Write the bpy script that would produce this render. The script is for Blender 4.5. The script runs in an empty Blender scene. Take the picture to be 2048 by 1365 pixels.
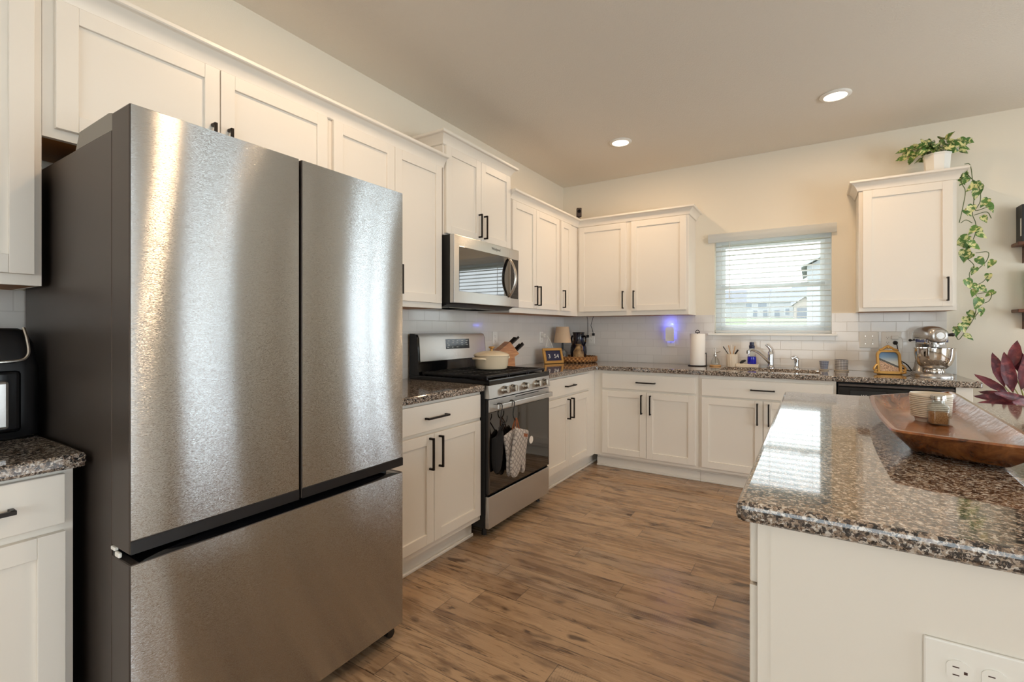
import bpy, bmesh, math, random
from mathutils import Vector, Matrix, noise

# ------------------------------------------------------------------ camera, world, lights, exposure
S = bpy.context.scene
COL = S.collection
PI = math.pi
CAM = Vector((2.2802, -4.664, 1.2405)); YAW = 0.56236; FPX = 951.86; HORIZON = 659.35
cd = bpy.data.cameras.new('camera'); cam = bpy.data.objects.new('camera', cd); COL.objects.link(cam)
cam.location = CAM; cam.rotation_euler = (PI/2, 0, YAW)
cd.sensor_fit = 'HORIZONTAL'; cd.sensor_width = 36.0; cd.lens = FPX/2048*36.0
cd.shift_x = 0.0; cd.shift_y = (HORIZON-682.5)/2048; cd.clip_start = 0.05; cd.clip_end = 800
S.camera = cam
S.view_settings.view_transform = 'Standard'; S.view_settings.look = 'None'
S.view_settings.gamma = 1.0; S.view_settings.use_curve_mapping = False
S.view_settings.exposure = -0.44
S.cycles.use_denoising = True
S.cycles.max_bounces = 10; S.cycles.diffuse_bounces = 5; S.cycles.glossy_bounces = 5
S.cycles.transmission_bounces = 8; S.cycles.transparent_max_bounces = 12
S.cycles.sample_clamp_indirect = 6.0
S.cycles.caustics_refractive = False; S.cycles.caustics_reflective = False

W = bpy.data.worlds.new('sky'); S.world = W; W.use_nodes = True
W.node_tree.nodes['Background'].inputs['Color'].default_value = (0.90, 0.95, 1.0, 1)
W.node_tree.nodes['Background'].inputs['Strength'].default_value = 5.8

def area(name, loc, rot, sx, sy, power, color):
    l = bpy.data.lights.new(name, 'AREA'); l.shape = 'RECTANGLE'; l.size = sx; l.size_y = sy
    l.energy = power; l.color = color
    o = bpy.data.objects.new(name, l); COL.objects.link(o); o.location = loc; o.rotation_euler = rot
    return o
DAY = (0.78, 0.89, 1.0)
# daylight in the openings of the dining side (patio door on the back wall, two windows on the right wall, plus an added unseen one behind for fill)
area('daylight_patio_door', (4.92, 0.10, 1.05), (-PI/2, 0, 0), 1.24, 1.95, 46, DAY)
area('daylight_dining_window', (6.60, -1.40, 1.50), (0, PI/2, 0), 1.20, 0.90, 22, DAY)
area('daylight_side_window', (6.60, -3.88, 1.20), (0, PI/2, 0), 1.90, 2.66, 92, DAY)
area('added_rear_fill', (2.60, -7.62, 1.40), (PI/2, 0, 0), 3.4, 1.8, 16, (0.92, 0.95, 1.0))  # added fill lamp in a made-up opening behind the viewer
CAN_W = 10.5; CAN_COL = (1.0, 0.69, 0.42)

# ------------------------------------------------------------------ node helpers
def srgb(r, g, b):
    f = lambda c: ((c/255+0.055)/1.055)**2.4 if c/255 > 0.04045 else c/255/12.92
    return (f(r), f(g), f(b), 1)

class NT:
    def __init__(s, name):
        s.m = bpy.data.materials.new(name); s.m.use_nodes = True
        s.t = s.m.node_tree; s.b = s.t.nodes['Principled BSDF']; s.out = s.t.nodes['Material Output']
    def n(s, typ, **kw):
        x = s.t.nodes.new(typ)
        for k, v in kw.items():
            if k.startswith('i_'):
                key = k[2:]; key = int(key) if key.isdigit() else key.replace('_', ' ')
                s.put(x.inputs[key], v)
            else: setattr(x, k, v)
        return x
    def put(s, sock, v):
        if hasattr(v, 'is_output') or isinstance(v, bpy.types.NodeSocket): s.t.links.new(v, sock)
        else: sock.default_value = v
    def set(s, **kw):
        for k, v in kw.items(): s.put(s.b.inputs[k.replace('_', ' ')], v)
        return s
    def math(s, op, a, b=0.0, c=0.0):
        x = s.n('ShaderNodeMath', operation=op); s.put(x.inputs[0], a); s.put(x.inputs[1], b); s.put(x.inputs[2], c); return x.outputs[0]
    def mix(s, f, a, b, mode='MIX'):
        x = s.n('ShaderNodeMix', data_type='RGBA', blend_type=mode)
        s.put(x.inputs[0], f); s.put(x.inputs[6], a); s.put(x.inputs[7], b); return x.outputs[2]
    def ramp(s, f, stops, interp='LINEAR'):
        x = s.n('ShaderNodeValToRGB'); r = x.color_ramp; r.interpolation = interp
        while len(r.elements) < len(stops): r.elements.new(0.5)
        for e, (p, c) in zip(r.elements, stops):
            e.position = p; e.color = c if len(c) == 4 else (*c, 1)
        s.put(x.inputs[0], f); return x.outputs[0]
    def pos(s): return s.n('ShaderNodeNewGeometry').outputs['Position']
    def obj(s): return s.n('ShaderNodeTexCoord').outputs['Object']
    def scale(s, v, sc, loc=(0, 0, 0)):
        x = s.n('ShaderNodeMapping'); s.put(x.inputs[0], v); x.inputs['Scale'].default_value = sc; x.inputs['Location'].default_value = loc; return x.outputs[0]
    def noise(s, v, scale, detail=3, rough=0.5, dist=0.0):
        x = s.n('ShaderNodeTexNoise'); s.put(x.inputs['Vector'], v); s.put(x.inputs['Scale'], scale)
        x.inputs['Detail'].default_value = detail; x.inputs['Roughness'].default_value = rough; x.inputs['Distortion'].default_value = dist
        return x.outputs[0]
    def bump(s, h, strength=0.2, dist=0.002):
        x = s.n('ShaderNodeBump'); x.inputs['Strength'].default_value = strength; x.inputs['Distance'].default_value = dist
        s.put(x.inputs['Height'], h); s.t.links.new(x.outputs[0], s.b.inputs['Normal']); return s

MATS = {}
def mat(name, color, rough=0.5, metal=0.0, bump=None, **kw):
    t = NT(name); t.set(Base_Color=color if len(color) == 4 else (*color, 1), Roughness=rough, Metallic=metal)
    for k, v in kw.items(): t.set(**{k: v})
    if bump: t.bump(t.noise(t.pos(), bump[0], 3), bump[1], bump[2])
    MATS[name] = t.m; return t.m

def m_variegated(name, c1, c2, scale, rough=0.5, metal=0.0, bump=0.0, stretch=(1, 1, 1), lo=0.35, hi=0.65, **kw):
    t = NT(name); v = t.scale(t.pos(), stretch); f = t.noise(v, scale, 5, 0.6)
    t.set(Base_Color=t.ramp(f, [(lo, c1), (hi, c2)]), Roughness=rough, Metallic=metal)
    for k, val in kw.items(): t.set(**{k: val})
    if bump: t.bump(f, bump, 0.002)
    MATS[name] = t.m; return t.m

# ------------------------------------------------------------------ materials
mat('cabinet_paint', srgb(229, 222, 211), 0.38, bump=(220, 0.03, 0.001))
mat('wall_paint', srgb(229, 220, 203), 0.75, bump=(160, 0.25, 0.002))
mat('ceiling_paint', srgb(224, 217, 206), 0.85, bump=(110, 0.55, 0.004))
mat('trim_paint', srgb(236, 234, 228), 0.35)
mat('plate_white', srgb(236, 232, 224), 0.35)
def build_slat(name, f):
    t = NT(name); t.set(Base_Color=srgb(242, 243, 242), Roughness=0.45)
    tl = t.n('ShaderNodeBsdfTranslucent'); tl.inputs[0].default_value = srgb(240, 242, 242); mx = t.n('ShaderNodeMixShader'); mx.inputs[0].default_value = f
    t.t.links.new(t.b.outputs[0], mx.inputs[1]); t.t.links.new(tl.outputs[0], mx.inputs[2]); t.t.links.new(mx.outputs[0], t.out.inputs['Surface']); MATS[name] = t.m
build_slat('slat_white', 0.6); build_slat('vinyl_white', 0.5)
mat('raw_wood', srgb(176, 122, 66), 0.6, bump=(60, 0.2, 0.002))
mat('handle_bronze', srgb(44, 38, 34), 0.38, 0.75)
mat('black_plastic', srgb(22, 22, 24), 0.35)
mat('black_gloss', srgb(10, 11, 14), 0.08)
mat('black_matte', srgb(18, 18, 18), 0.6)
mat('black_iron', srgb(28, 28, 30), 0.42, 0.3, bump=(300, 0.2, 0.001))
mat('fridge_side', srgb(80, 71, 65), 0.42, 0.55, bump=(500, 0.08, 0.0006))
mat('hinge_grey', srgb(132, 124, 114), 0.5)
mat('oven_glass', srgb(14, 12, 11), 0.04, IOR=1.9)
mat('reflective_glass', srgb(12, 12, 13), 0.03, IOR=2.4)
mat('camera_brown', srgb(44, 26, 22), 0.35)
mat('chrome', srgb(205, 206, 208), 0.08, 1.0)
mat('knob_steel', srgb(190, 184, 176), 0.22, 1.0)
mat('bowl_steel', srgb(205, 200, 194), 0.07, 1.0)
mat('mixer_silver', srgb(176, 172, 168), 0.27, 0.85, Coat_Weight=0.4)
mat('gold', srgb(190, 146, 80), 0.42, 0.6, bump=(140, 0.35, 0.002))
mat('cream_enamel', srgb(228, 212, 184), 0.22, Coat_Weight=0.3)
mat('paper', srgb(240, 234, 226), 0.9, bump=(200, 0.3, 0.001))
mat('lamp_fabric', srgb(216, 186, 152), 0.85, bump=(400, 0.3, 0.001))
mat('navy', srgb(24, 26, 62), 0.3)
mat('blue_soap', srgb(22, 28, 190), 0.15, Transmission_Weight=0.25)
mat('text_white', srgb(225, 225, 220), 0.5)
mat('text_dark', srgb(60, 58, 60), 0.4)
mat('text_blue', srgb(60, 72, 130), 0.3)
mat('ceramic_beige', srgb(206, 194, 176), 0.4)
mat('coaster_wood', srgb(206, 158, 100), 0.5)
mat('pot_white', srgb(238, 236, 230), 0.4)
mat('stem_green', srgb(84, 98, 48), 0.5)
mat('stem_red', srgb(150, 150, 84), 0.5)
mat('teal_book', srgb(96, 168, 160), 0.5)
mat('book_black', srgb(20, 20, 22), 0.45)
mat('book_white', srgb(222, 216, 208), 0.6)
mat('rubber', srgb(20, 20, 20), 0.7)
mat('leather', srgb(150, 84, 44), 0.5)
mat('cork', srgb(190, 140, 86), 0.8)
mat('board_white', srgb(226, 226, 222), 0.45)
mat('slot_dark', srgb(70, 45, 36), 0.6)
mat('fabric_black', srgb(14, 14, 16), 0.95)
m_variegated('knife_wood', srgb(170, 104, 56), srgb(206, 148, 92), 8, 0.45, stretch=(1, 1, 6))
m_variegated('shelf_wood', srgb(58, 30, 16), srgb(112, 62, 32), 9, 0.4, stretch=(1, 6, 6))
m_variegated('stone_blue', srgb(52, 62, 74), srgb(140, 140, 138), 45, 0.4, bump=0.4)
m_variegated('jug_glaze', srgb(16, 16, 28), srgb(122, 94, 58), 11, 0.2, lo=0.56, hi=0.66)
m_variegated('rust_clay', srgb(92, 70, 46), srgb(170, 138, 92), 22, 0.6, bump=0.3)
m_variegated('spice', srgb(120, 78, 40), srgb(190, 144, 92), 500, 0.9)
m_variegated('siding', srgb(158, 160, 162), srgb(168, 168, 170), 2, 0.8)
m_variegated('lawn_grass', srgb(112, 121, 94), srgb(124, 132, 104), 0.5, 0.95)

def build_steel(name, col, rough, aniso, groove):
    # brushed sheet: fine level grooves tip the normal up and down, so highlights smear upright but stay narrow
    t = NT(name); s = t.n('ShaderNodeSeparateXYZ'); t.put(s.inputs[0], t.pos()); w = []
    for k, (fz, fh) in enumerate(((9000.0, 260.0), (5300.0, 410.0))):
        v = t.n('ShaderNodeCombineXYZ'); t.put(v.inputs[0], t.math('FLOOR', t.math('MULTIPLY', s.outputs[2], fz)))
        t.put(v.inputs[1], t.math('FLOOR', t.math('MULTIPLY', t.math('ADD', s.outputs[0], s.outputs[1]), fh))); v.inputs[2].default_value = 3.7*k
        wn = t.n('ShaderNodeTexWhiteNoise', noise_dimensions='3D'); t.put(wn.inputs['Vector'], v.outputs[0]); w.append(wn.outputs[0])
    tilt = t.math('MULTIPLY', t.math('SUBTRACT', t.math('ADD', w[0], w[1]), 1.0), groove)
    up = t.n('ShaderNodeCombineXYZ'); t.put(up.inputs[2], tilt)
    ad = t.n('ShaderNodeVectorMath', operation='ADD'); t.put(ad.inputs[0], t.n('ShaderNodeNewGeometry').outputs['Normal']); t.put(ad.inputs[1], up.outputs[0])
    nm = t.n('ShaderNodeVectorMath', operation='NORMALIZE'); t.put(nm.inputs[0], ad.outputs[0])
    t.set(Base_Color=col, Metallic=1.0, Anisotropic=aniso, Roughness=rough)
    tan = t.n('ShaderNodeCombineXYZ'); tan.inputs[2].default_value = 1.0
    t.t.links.new(tan.outputs[0], t.b.inputs['Tangent']); t.t.links.new(nm.outputs[0], t.b.inputs['Normal']); MATS[name] = t.m
build_steel('steel_fridge', srgb(186, 187, 187), 0.17, 1.0, 0.50)
build_steel('steel_appliance', srgb(204, 203, 201), 0.28, 0.9, 0.36)

def build_granite():
    t = NT('granite'); p = t.pos()
    cell = lambda sc, w: t.n('ShaderNodeTexVoronoi', feature='F1', i_Vector=w, i_Scale=sc).outputs['Color']
    pv = t.n('ShaderNodeVectorMath', operation='MULTIPLY_ADD'); t.put(pv.inputs[0], t.n('ShaderNodeTexNoise', i_Vector=p, i_Scale=110.0, i_Detail=3.0).outputs['Color'])
    pv.inputs[1].default_value = (0.013, 0.013, 0.013); t.put(pv.inputs[2], p)
    h = t.n('ShaderNodeSeparateColor'); t.put(h.inputs[0], cell(210.0, pv.outputs[0]))
    f = t.math('ADD', t.math('MULTIPLY', h.outputs[0], 0.55), t.math('MULTIPLY', t.noise(p, 150, 4, 0.7), 0.45))
    base = t.ramp(f, [(0.28, srgb(62, 56, 54)), (0.38, srgb(112, 96, 84)), (0.50, srgb(150, 131, 113)), (0.62, srgb(174, 160, 146)), (0.76, srgb(204, 198, 190))])
    blk = t.noise(pv.outputs[0], 105, 5, 0.72, 0.3)
    c = t.mix(t.ramp(blk, [(0.455, (1, 1, 1)), (0.485, (0, 0, 0))]), base, srgb(30, 29, 31))
    brn = t.noise(pv.outputs[0], 75, 3, 0.6)
    c = t.mix(t.ramp(brn, [(0.58, (0, 0, 0)), (0.66, (0.7, 0.7, 0.7))]), c, srgb(104, 82, 68))
    t.set(Base_Color=c, Roughness=0.06, Specular_IOR_Level=0.75, Coat_Weight=0.3, Coat_Roughness=0.03)
    MATS['granite'] = t.m
build_granite()

def build_floor():
    t = NT('floor_planks'); s = t.n('ShaderNodeSeparateXYZ'); t.put(s.inputs[0], t.pos()); x, y = s.outputs[0], s.outputs[1]
    PW, PL = 0.134, 1.22
    ry = t.math('DIVIDE', y, PW); row = t.math('FLOOR', ry); fy = t.math('FRACT', ry)
    wn = t.n('ShaderNodeTexWhiteNoise', noise_dimensions='1D'); t.put(wn.inputs['W'], row)
    rx = t.math('ADD', t.math('DIVIDE', x, PL), t.math('MULTIPLY', wn.outputs[0], 7.0)); colm = t.math('FLOOR', rx); fx = t.math('FRACT', rx)
    cv = t.n('ShaderNodeCombineXYZ'); t.put(cv.inputs[0], row); t.put(cv.inputs[1], colm)
    wn2 = t.n('ShaderNodeTexWhiteNoise', noise_dimensions='2D'); t.put(wn2.inputs['Vector'], cv.outputs[0]); rnd = wn2.outputs[0]
    g = t.n('ShaderNodeCombineXYZ'); t.put(g.inputs[0], t.math('MULTIPLY', x, 1.6)); t.put(g.inputs[1], t.math('MULTIPLY', y, 15.0)); t.put(g.inputs[2], t.math('MULTIPLY', rnd, 60.0))
    grain = t.noise(g.outputs[0], 1.5, 6, 0.62, 0.6)
    g2 = t.n('ShaderNodeCombineXYZ'); t.put(g2.inputs[0], t.math('MULTIPLY', x, 2.2)); t.put(g2.inputs[1], t.math('MULTIPLY', y, 9.0)); t.put(g2.inputs[2], t.math('MULTIPLY', rnd, 31.0))
    blot = t.noise(g2.outputs[0], 1.6, 3, 0.55)
    fine = t.noise(t.scale(t.pos(), (5, 160, 1)), 1.0, 3, 0.6)
    base = t.ramp(rnd, [(0.0, srgb(162, 134, 106)), (0.35, srgb(184, 153, 121)), (0.7, srgb(198, 166, 132)), (1.0, srgb(178, 154, 130))])
    c = t.mix(t.ramp(grain, [(0.30, (0.8, 0.8, 0.8)), (0.52, (0, 0, 0))]), base, srgb(104, 76, 54))
    c = t.mix(t.ramp(blot, [(0.54, (0, 0, 0)), (0.70, (0.75, 0.75, 0.75))]), c, srgb(92, 68, 50))
    c = t.mix(t.ramp(grain, [(0.56, (0, 0, 0)), (0.74, (0.55, 0.55, 0.55))]), c, srgb(202, 172, 138))
    c = t.mix(t.math('MULTIPLY', fine, 0.34), c, srgb(90, 66, 48))
    ck = t.n('ShaderNodeCombineXYZ'); t.put(ck.inputs[0], t.math('MULTIPLY', x, 6.0)); t.put(ck.inputs[1], t.math('MULTIPLY', y, 62.0)); t.put(ck.inputs[2], t.math('MULTIPLY', rnd, 43.0))
    crack = t.noise(ck.outputs[0], 1.0, 4, 0.6, 1.2)
    c = t.mix(t.ramp(crack, [(0.59, (0, 0, 0)), (0.66, (0.8, 0.8, 0.8))]), c, srgb(64, 44, 30))
    c = t.mix(t.ramp(crack, [(0.30, (0.45, 0.45, 0.45)), (0.40, (0, 0, 0))]), c, srgb(206, 176, 142))
    kn = t.n('ShaderNodeCombineXYZ'); t.put(kn.inputs[0], t.math('MULTIPLY', x, 5.0)); t.put(kn.inputs[1], t.math('MULTIPLY', y, 12.0)); t.put(kn.inputs[2], t.math('MULTIPLY', rnd, 19.0))
    knot = t.noise(kn.outputs[0], 1.0, 2, 0.5)
    c = t.mix(t.ramp(knot, [(0.66, (0, 0, 0)), (0.74, (0.8, 0.8, 0.8))]), c, srgb(58, 38, 26))
    saw = t.math('MULTIPLY', t.math('GREATER_THAN', rnd, 0.72), t.math('SINE', t.math('ADD', t.math('MULTIPLY', x, 700.0), t.math('MULTIPLY', t.noise(t.pos(), 6, 2), 40.0))))
    c = t.mix(t.math('MULTIPLY', t.math('MAXIMUM', saw, 0.0), t.ramp(blot, [(0.48, (0, 0, 0)), (0.60, (0.30, 0.30, 0.30))])), c, srgb(70, 50, 36))
    ey = t.math('MINIMUM', fy, t.math('SUBTRACT', 1.0, fy)); ex = t.math('MINIMUM', fx, t.math('SUBTRACT', 1.0, fx))
    gap = t.math('MAXIMUM', t.math('LESS_THAN', ey, 0.010), t.math('LESS_THAN', ex, 0.0013))
    c = t.mix(t.math('MULTIPLY', gap, 0.7), c, srgb(40, 27, 18))
    t.set(Base_Color=c, Roughness=t.math('MULTIPLY_ADD', grain, 0.16, 0.20))
    t.bump(t.math('SUBTRACT', t.math('MULTIPLY', fine, 0.3), gap), 0.25, 0.0015); MATS['floor_planks'] = t.m
build_floor()

def build_tile(name, axis):
    t = NT(name); s = t.n('ShaderNodeSeparateXYZ'); t.put(s.inputs[0], t.pos())
    v = t.n('ShaderNodeCombineXYZ'); t.put(v.inputs[0], t.math('ADD', s.outputs[axis], 10.075)); t.put(v.inputs[1], t.math('SUBTRACT', s.outputs[2], 0.914-0.775))
    b = t.n('ShaderNodeTexBrick', offset=0.5, i_Vector=v.outputs[0], i_Scale=1.0, i_Mortar_Size=0.0022, i_Mortar_Smooth=0.25, i_Brick_Width=0.1545, i_Row_Height=0.0775,
            i_Color1=srgb(226, 221, 214), i_Color2=srgb(220, 215, 208), i_Mortar=srgb(206, 200, 192))
    t.set(Base_Color=b.outputs[0], Roughness=t.math('MULTIPLY_ADD', b.outputs[1], 0.4, 0.10))
    wav = t.noise(t.pos(), 14, 2)
    t.bump(t.math('ADD', t.math('MULTIPLY', b.outputs[1], -1.0), t.math('MULTIPLY', wav, 0.55)), 0.3, 0.002); MATS[name] = t.m
build_tile('tile_back', 0); build_tile('tile_left', 1)

def build_glass(name, tint, refl=1.0):
    t = NT(name); nt = t.t
    tr = t.n('ShaderNodeBsdfTransparent'); tr.inputs[0].default_value = tint
    gl = t.n('ShaderNodeBsdfGlossy'); gl.inputs['Roughness'].default_value = 0.02
    fr = t.n('ShaderNodeFresnel'); t.put(fr.inputs['IOR'], t.math('MULTIPLY_ADD', t.n('ShaderNodeNewGeometry').outputs['Backfacing'], 1/1.45-1.45, 1.45))
    mx = t.n('ShaderNodeMixShader'); t.put(mx.inputs[0], t.math('MULTIPLY', fr.outputs[0], refl))
    nt.links.new(tr.outputs[0], mx.inputs[1]); nt.links.new(gl.outputs[0], mx.inputs[2]); nt.links.new(mx.outputs[0], t.out.inputs['Surface'])
    MATS[name] = t.m
build_glass('window_glass', (0.97, 0.99, 0.98, 1)); build_glass('jar_glass', (0.96, 0.97, 0.96, 1), 1.3)

def build_emit(name, col, strength):
    t = NT(name); t.set(Base_Color=col, Emission_Color=col, Emission_Strength=strength, Roughness=0.5); MATS[name] = t.m
build_emit('lens_glow', (1.0, 0.86, 0.66, 1), 9.0)
build_emit('night_glow', (0.10, 0.14, 1.0, 1), 6.0)

def build_wicker():
    t = NT('wicker'); p = t.obj(); s = t.n('ShaderNodeSeparateXYZ'); t.put(s.inputs[0], p)
    ang = t.math('MULTIPLY', t.math('ARCTAN2', s.outputs[1], s.outputs[0]), 34.0)
    rows = t.math('MULTIPLY', s.outputs[2], 300.0)
    w = t.math('MULTIPLY', t.math('SINE', t.math('ADD', ang, t.math('MULTIPLY', t.math('FLOOR', t.math('DIVIDE', rows, 6.2832)), PI))), t.math('SINE', rows))
    t.set(Base_Color=t.ramp(t.math('MULTIPLY_ADD', w, 0.5, 0.5), [(0.0, srgb(112, 72, 38)), (0.5, srgb(166, 114, 64)), (1.0, srgb(206, 156, 96))]), Roughness=0.55)
    t.bump(w, 1.0, 0.008); MATS['wicker'] = t.m
build_wicker()

def build_dough_wood():
    t = NT('dough_wood'); v = t.scale(t.pos(), (9, 1.6, 9))
    f = t.noise(v, 2.2, 6, 0.62, 0.8); h = t.noise(t.pos(), 26, 3)
    c = t.ramp(f, [(0.30, srgb(54, 26, 12)), (0.44, srgb(112, 62, 28)), (0.58, srgb(144, 86, 42)), (0.78, srgb(180, 122, 70))])
    t.set(Base_Color=c, Roughness=0.22, Coat_Weight=0.55, Coat_Roughness=0.12); t.bump(t.math('ADD', f, t.math('MULTIPLY', h, 0.8)), 0.55, 0.006); MATS['dough_wood'] = t.m
build_dough_wood()

def build_quilt():
    t = NT('quilt_linen'); s = t.n('ShaderNodeSeparateXYZ'); t.put(s.inputs[0], t.pos())
    a = t.math('ADD', s.outputs[1], s.outputs[2]); b = t.math('SUBTRACT', s.outputs[1], s.outputs[2])
    wob = t.math('MULTIPLY', t.noise(t.pos(), 20, 2), 0.02)
    q = t.math('MINIMUM', t.math('ABSOLUTE', t.math('SINE', t.math('MULTIPLY', t.math('ADD', a, wob), 80.0))), t.math('ABSOLUTE', t.math('SINE', t.math('MULTIPLY', t.math('ADD', b, wob), 80.0))))
    f = t.noise(t.pos(), 420, 3)
    t.set(Base_Color=t.ramp(t.math('ADD', t.math('MULTIPLY', q, 0.5), t.math('MULTIPLY', f, 0.6)), [(0.22, srgb(120, 112, 108)), (0.6, srgb(196, 188, 182))]), Roughness=0.95)
    t.bump(t.math('POWER', q, 0.5), 0.7, 0.006); MATS['quilt_linen'] = t.m
build_quilt()

def build_pattern(name, scale, c1, c2, lo=0.03):
    t = NT(name); p = t.obj(); s = t.n('ShaderNodeSeparateXYZ'); t.put(s.inputs[0], p)
    a = t.math('MULTIPLY', t.math('ARCTAN2', s.outputs[1], s.outputs[0]), scale/4)
    q = t.math('MULTIPLY', t.math('SINE', t.math('MULTIPLY', a, 2.0)), t.math('SINE', t.math('MULTIPLY', s.outputs[2], scale*9)))
    t.set(Base_Color=t.ramp(t.math('ABSOLUTE', q), [(lo, c1), (lo+0.3, c2)]), Roughness=0.35); MATS[name] = t.m
build_pattern('pot_blue', 40, srgb(196, 198, 204), srgb(58, 70, 104), 0.10); build_pattern('pot_lattice', 28, srgb(70, 66, 70), srgb(206, 200, 196), 0.12)

def build_leaf(name, c1, c2, c3, scale, lo, hi):
    t = NT(name); f = t.noise(t.pos(), scale, 3, 0.6); f2 = t.noise(t.pos(), 9, 2)
    c = t.mix(t.ramp(f2, [(0.4, (0, 0, 0)), (0.6, (1, 1, 1))]), c1, c3)
    t.set(Base_Color=t.mix(t.ramp(f, [(lo, (0, 0, 0)), (hi, (1, 1, 1))]), c, c2), Roughness=0.4); MATS[name] = t.m
build_leaf('leaf_pothos', srgb(64, 104, 40), srgb(214, 212, 150), srgb(92, 132, 58), 42, 0.50, 0.56)
build_leaf('leaf_burgundy', srgb(110, 36, 48), srgb(150, 70, 72), srgb(78, 24, 38), 30, 0.5, 0.75)

def build_picture():
    t = NT('landscape_print'); s = t.n('ShaderNodeSeparateXYZ'); t.put(s.inputs[0], t.n('ShaderNodeTexCoord').outputs['Generated'])
    u, v = s.outputs[0], s.outputs[2]
    sky = t.ramp(v, [(0.5, srgb(196, 200, 196)), (0.75, srgb(120, 150, 178)), (1.0, srgb(96, 132, 170))])
    hz = t.math('ADD', t.math('MULTIPLY', t.math('SUBTRACT', 0.5, u), 0.42), 0.50)
    hill = t.math('LESS_THAN', v, hz); sand = t.math('LESS_THAN', v, t.math('SUBTRACT', hz, 0.10))
    rows = t.noise(t.scale(t.n('ShaderNodeTexCoord').outputs['Generated'], (9, 1, 14)), 2.0, 4, 0.7)
    c = t.mix(hill, sky, srgb(84, 84, 80)); c = t.mix(sand, c, t.ramp(rows, [(0.36, srgb(70, 52, 44)), (0.48, srgb(196, 152, 118)), (0.66, srgb(224, 200, 172))]))
    t.set(Base_Color=c, Roughness=0.3); MATS['landscape_print'] = t.m
build_picture()

def build_siding():
    t = NT('clapboard'); s = t.n('ShaderNodeSeparateXYZ'); t.put(s.inputs[0], t.pos())
    f = t.math('FRACT', t.math('MULTIPLY', s.outputs[2], 2.6))
    t.set(Base_Color=t.ramp(f, [(0.0, srgb(140, 144, 150)), (0.16, srgb(164, 166, 170))]), Roughness=0.7); MATS['clapboard'] = t.m
build_siding()
mat('roof_shingle', srgb(124, 126, 132), 0.9); mat('house_trim', srgb(168, 170, 174), 0.6); mat('house_window', srgb(100, 108, 120), 0.25)
mat('garage_dark', srgb(100, 104, 114), 0.5); mat('house_stone', srgb(160, 150, 142), 0.9); mat('asphalt', srgb(128, 128, 130), 0.9)

# ------------------------------------------------------------------ mesh helpers
def spl(pts, n=8):
    P = [Vector(p) for p in pts]; P = [2*P[0]-P[1]] + P + [2*P[-1]-P[-2]]; out = []
    for i in range(1, len(P)-2):
        a, b, c, d = P[i-1:i+3]
        for k in range(n):
            t = k/n; out.append(0.5*((2*b)+(c-a)*t+(2*a-5*b+4*c-d)*t*t+(3*b-a-3*c+d)*t*t*t))
    out.append(P[-2]); return out

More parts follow.
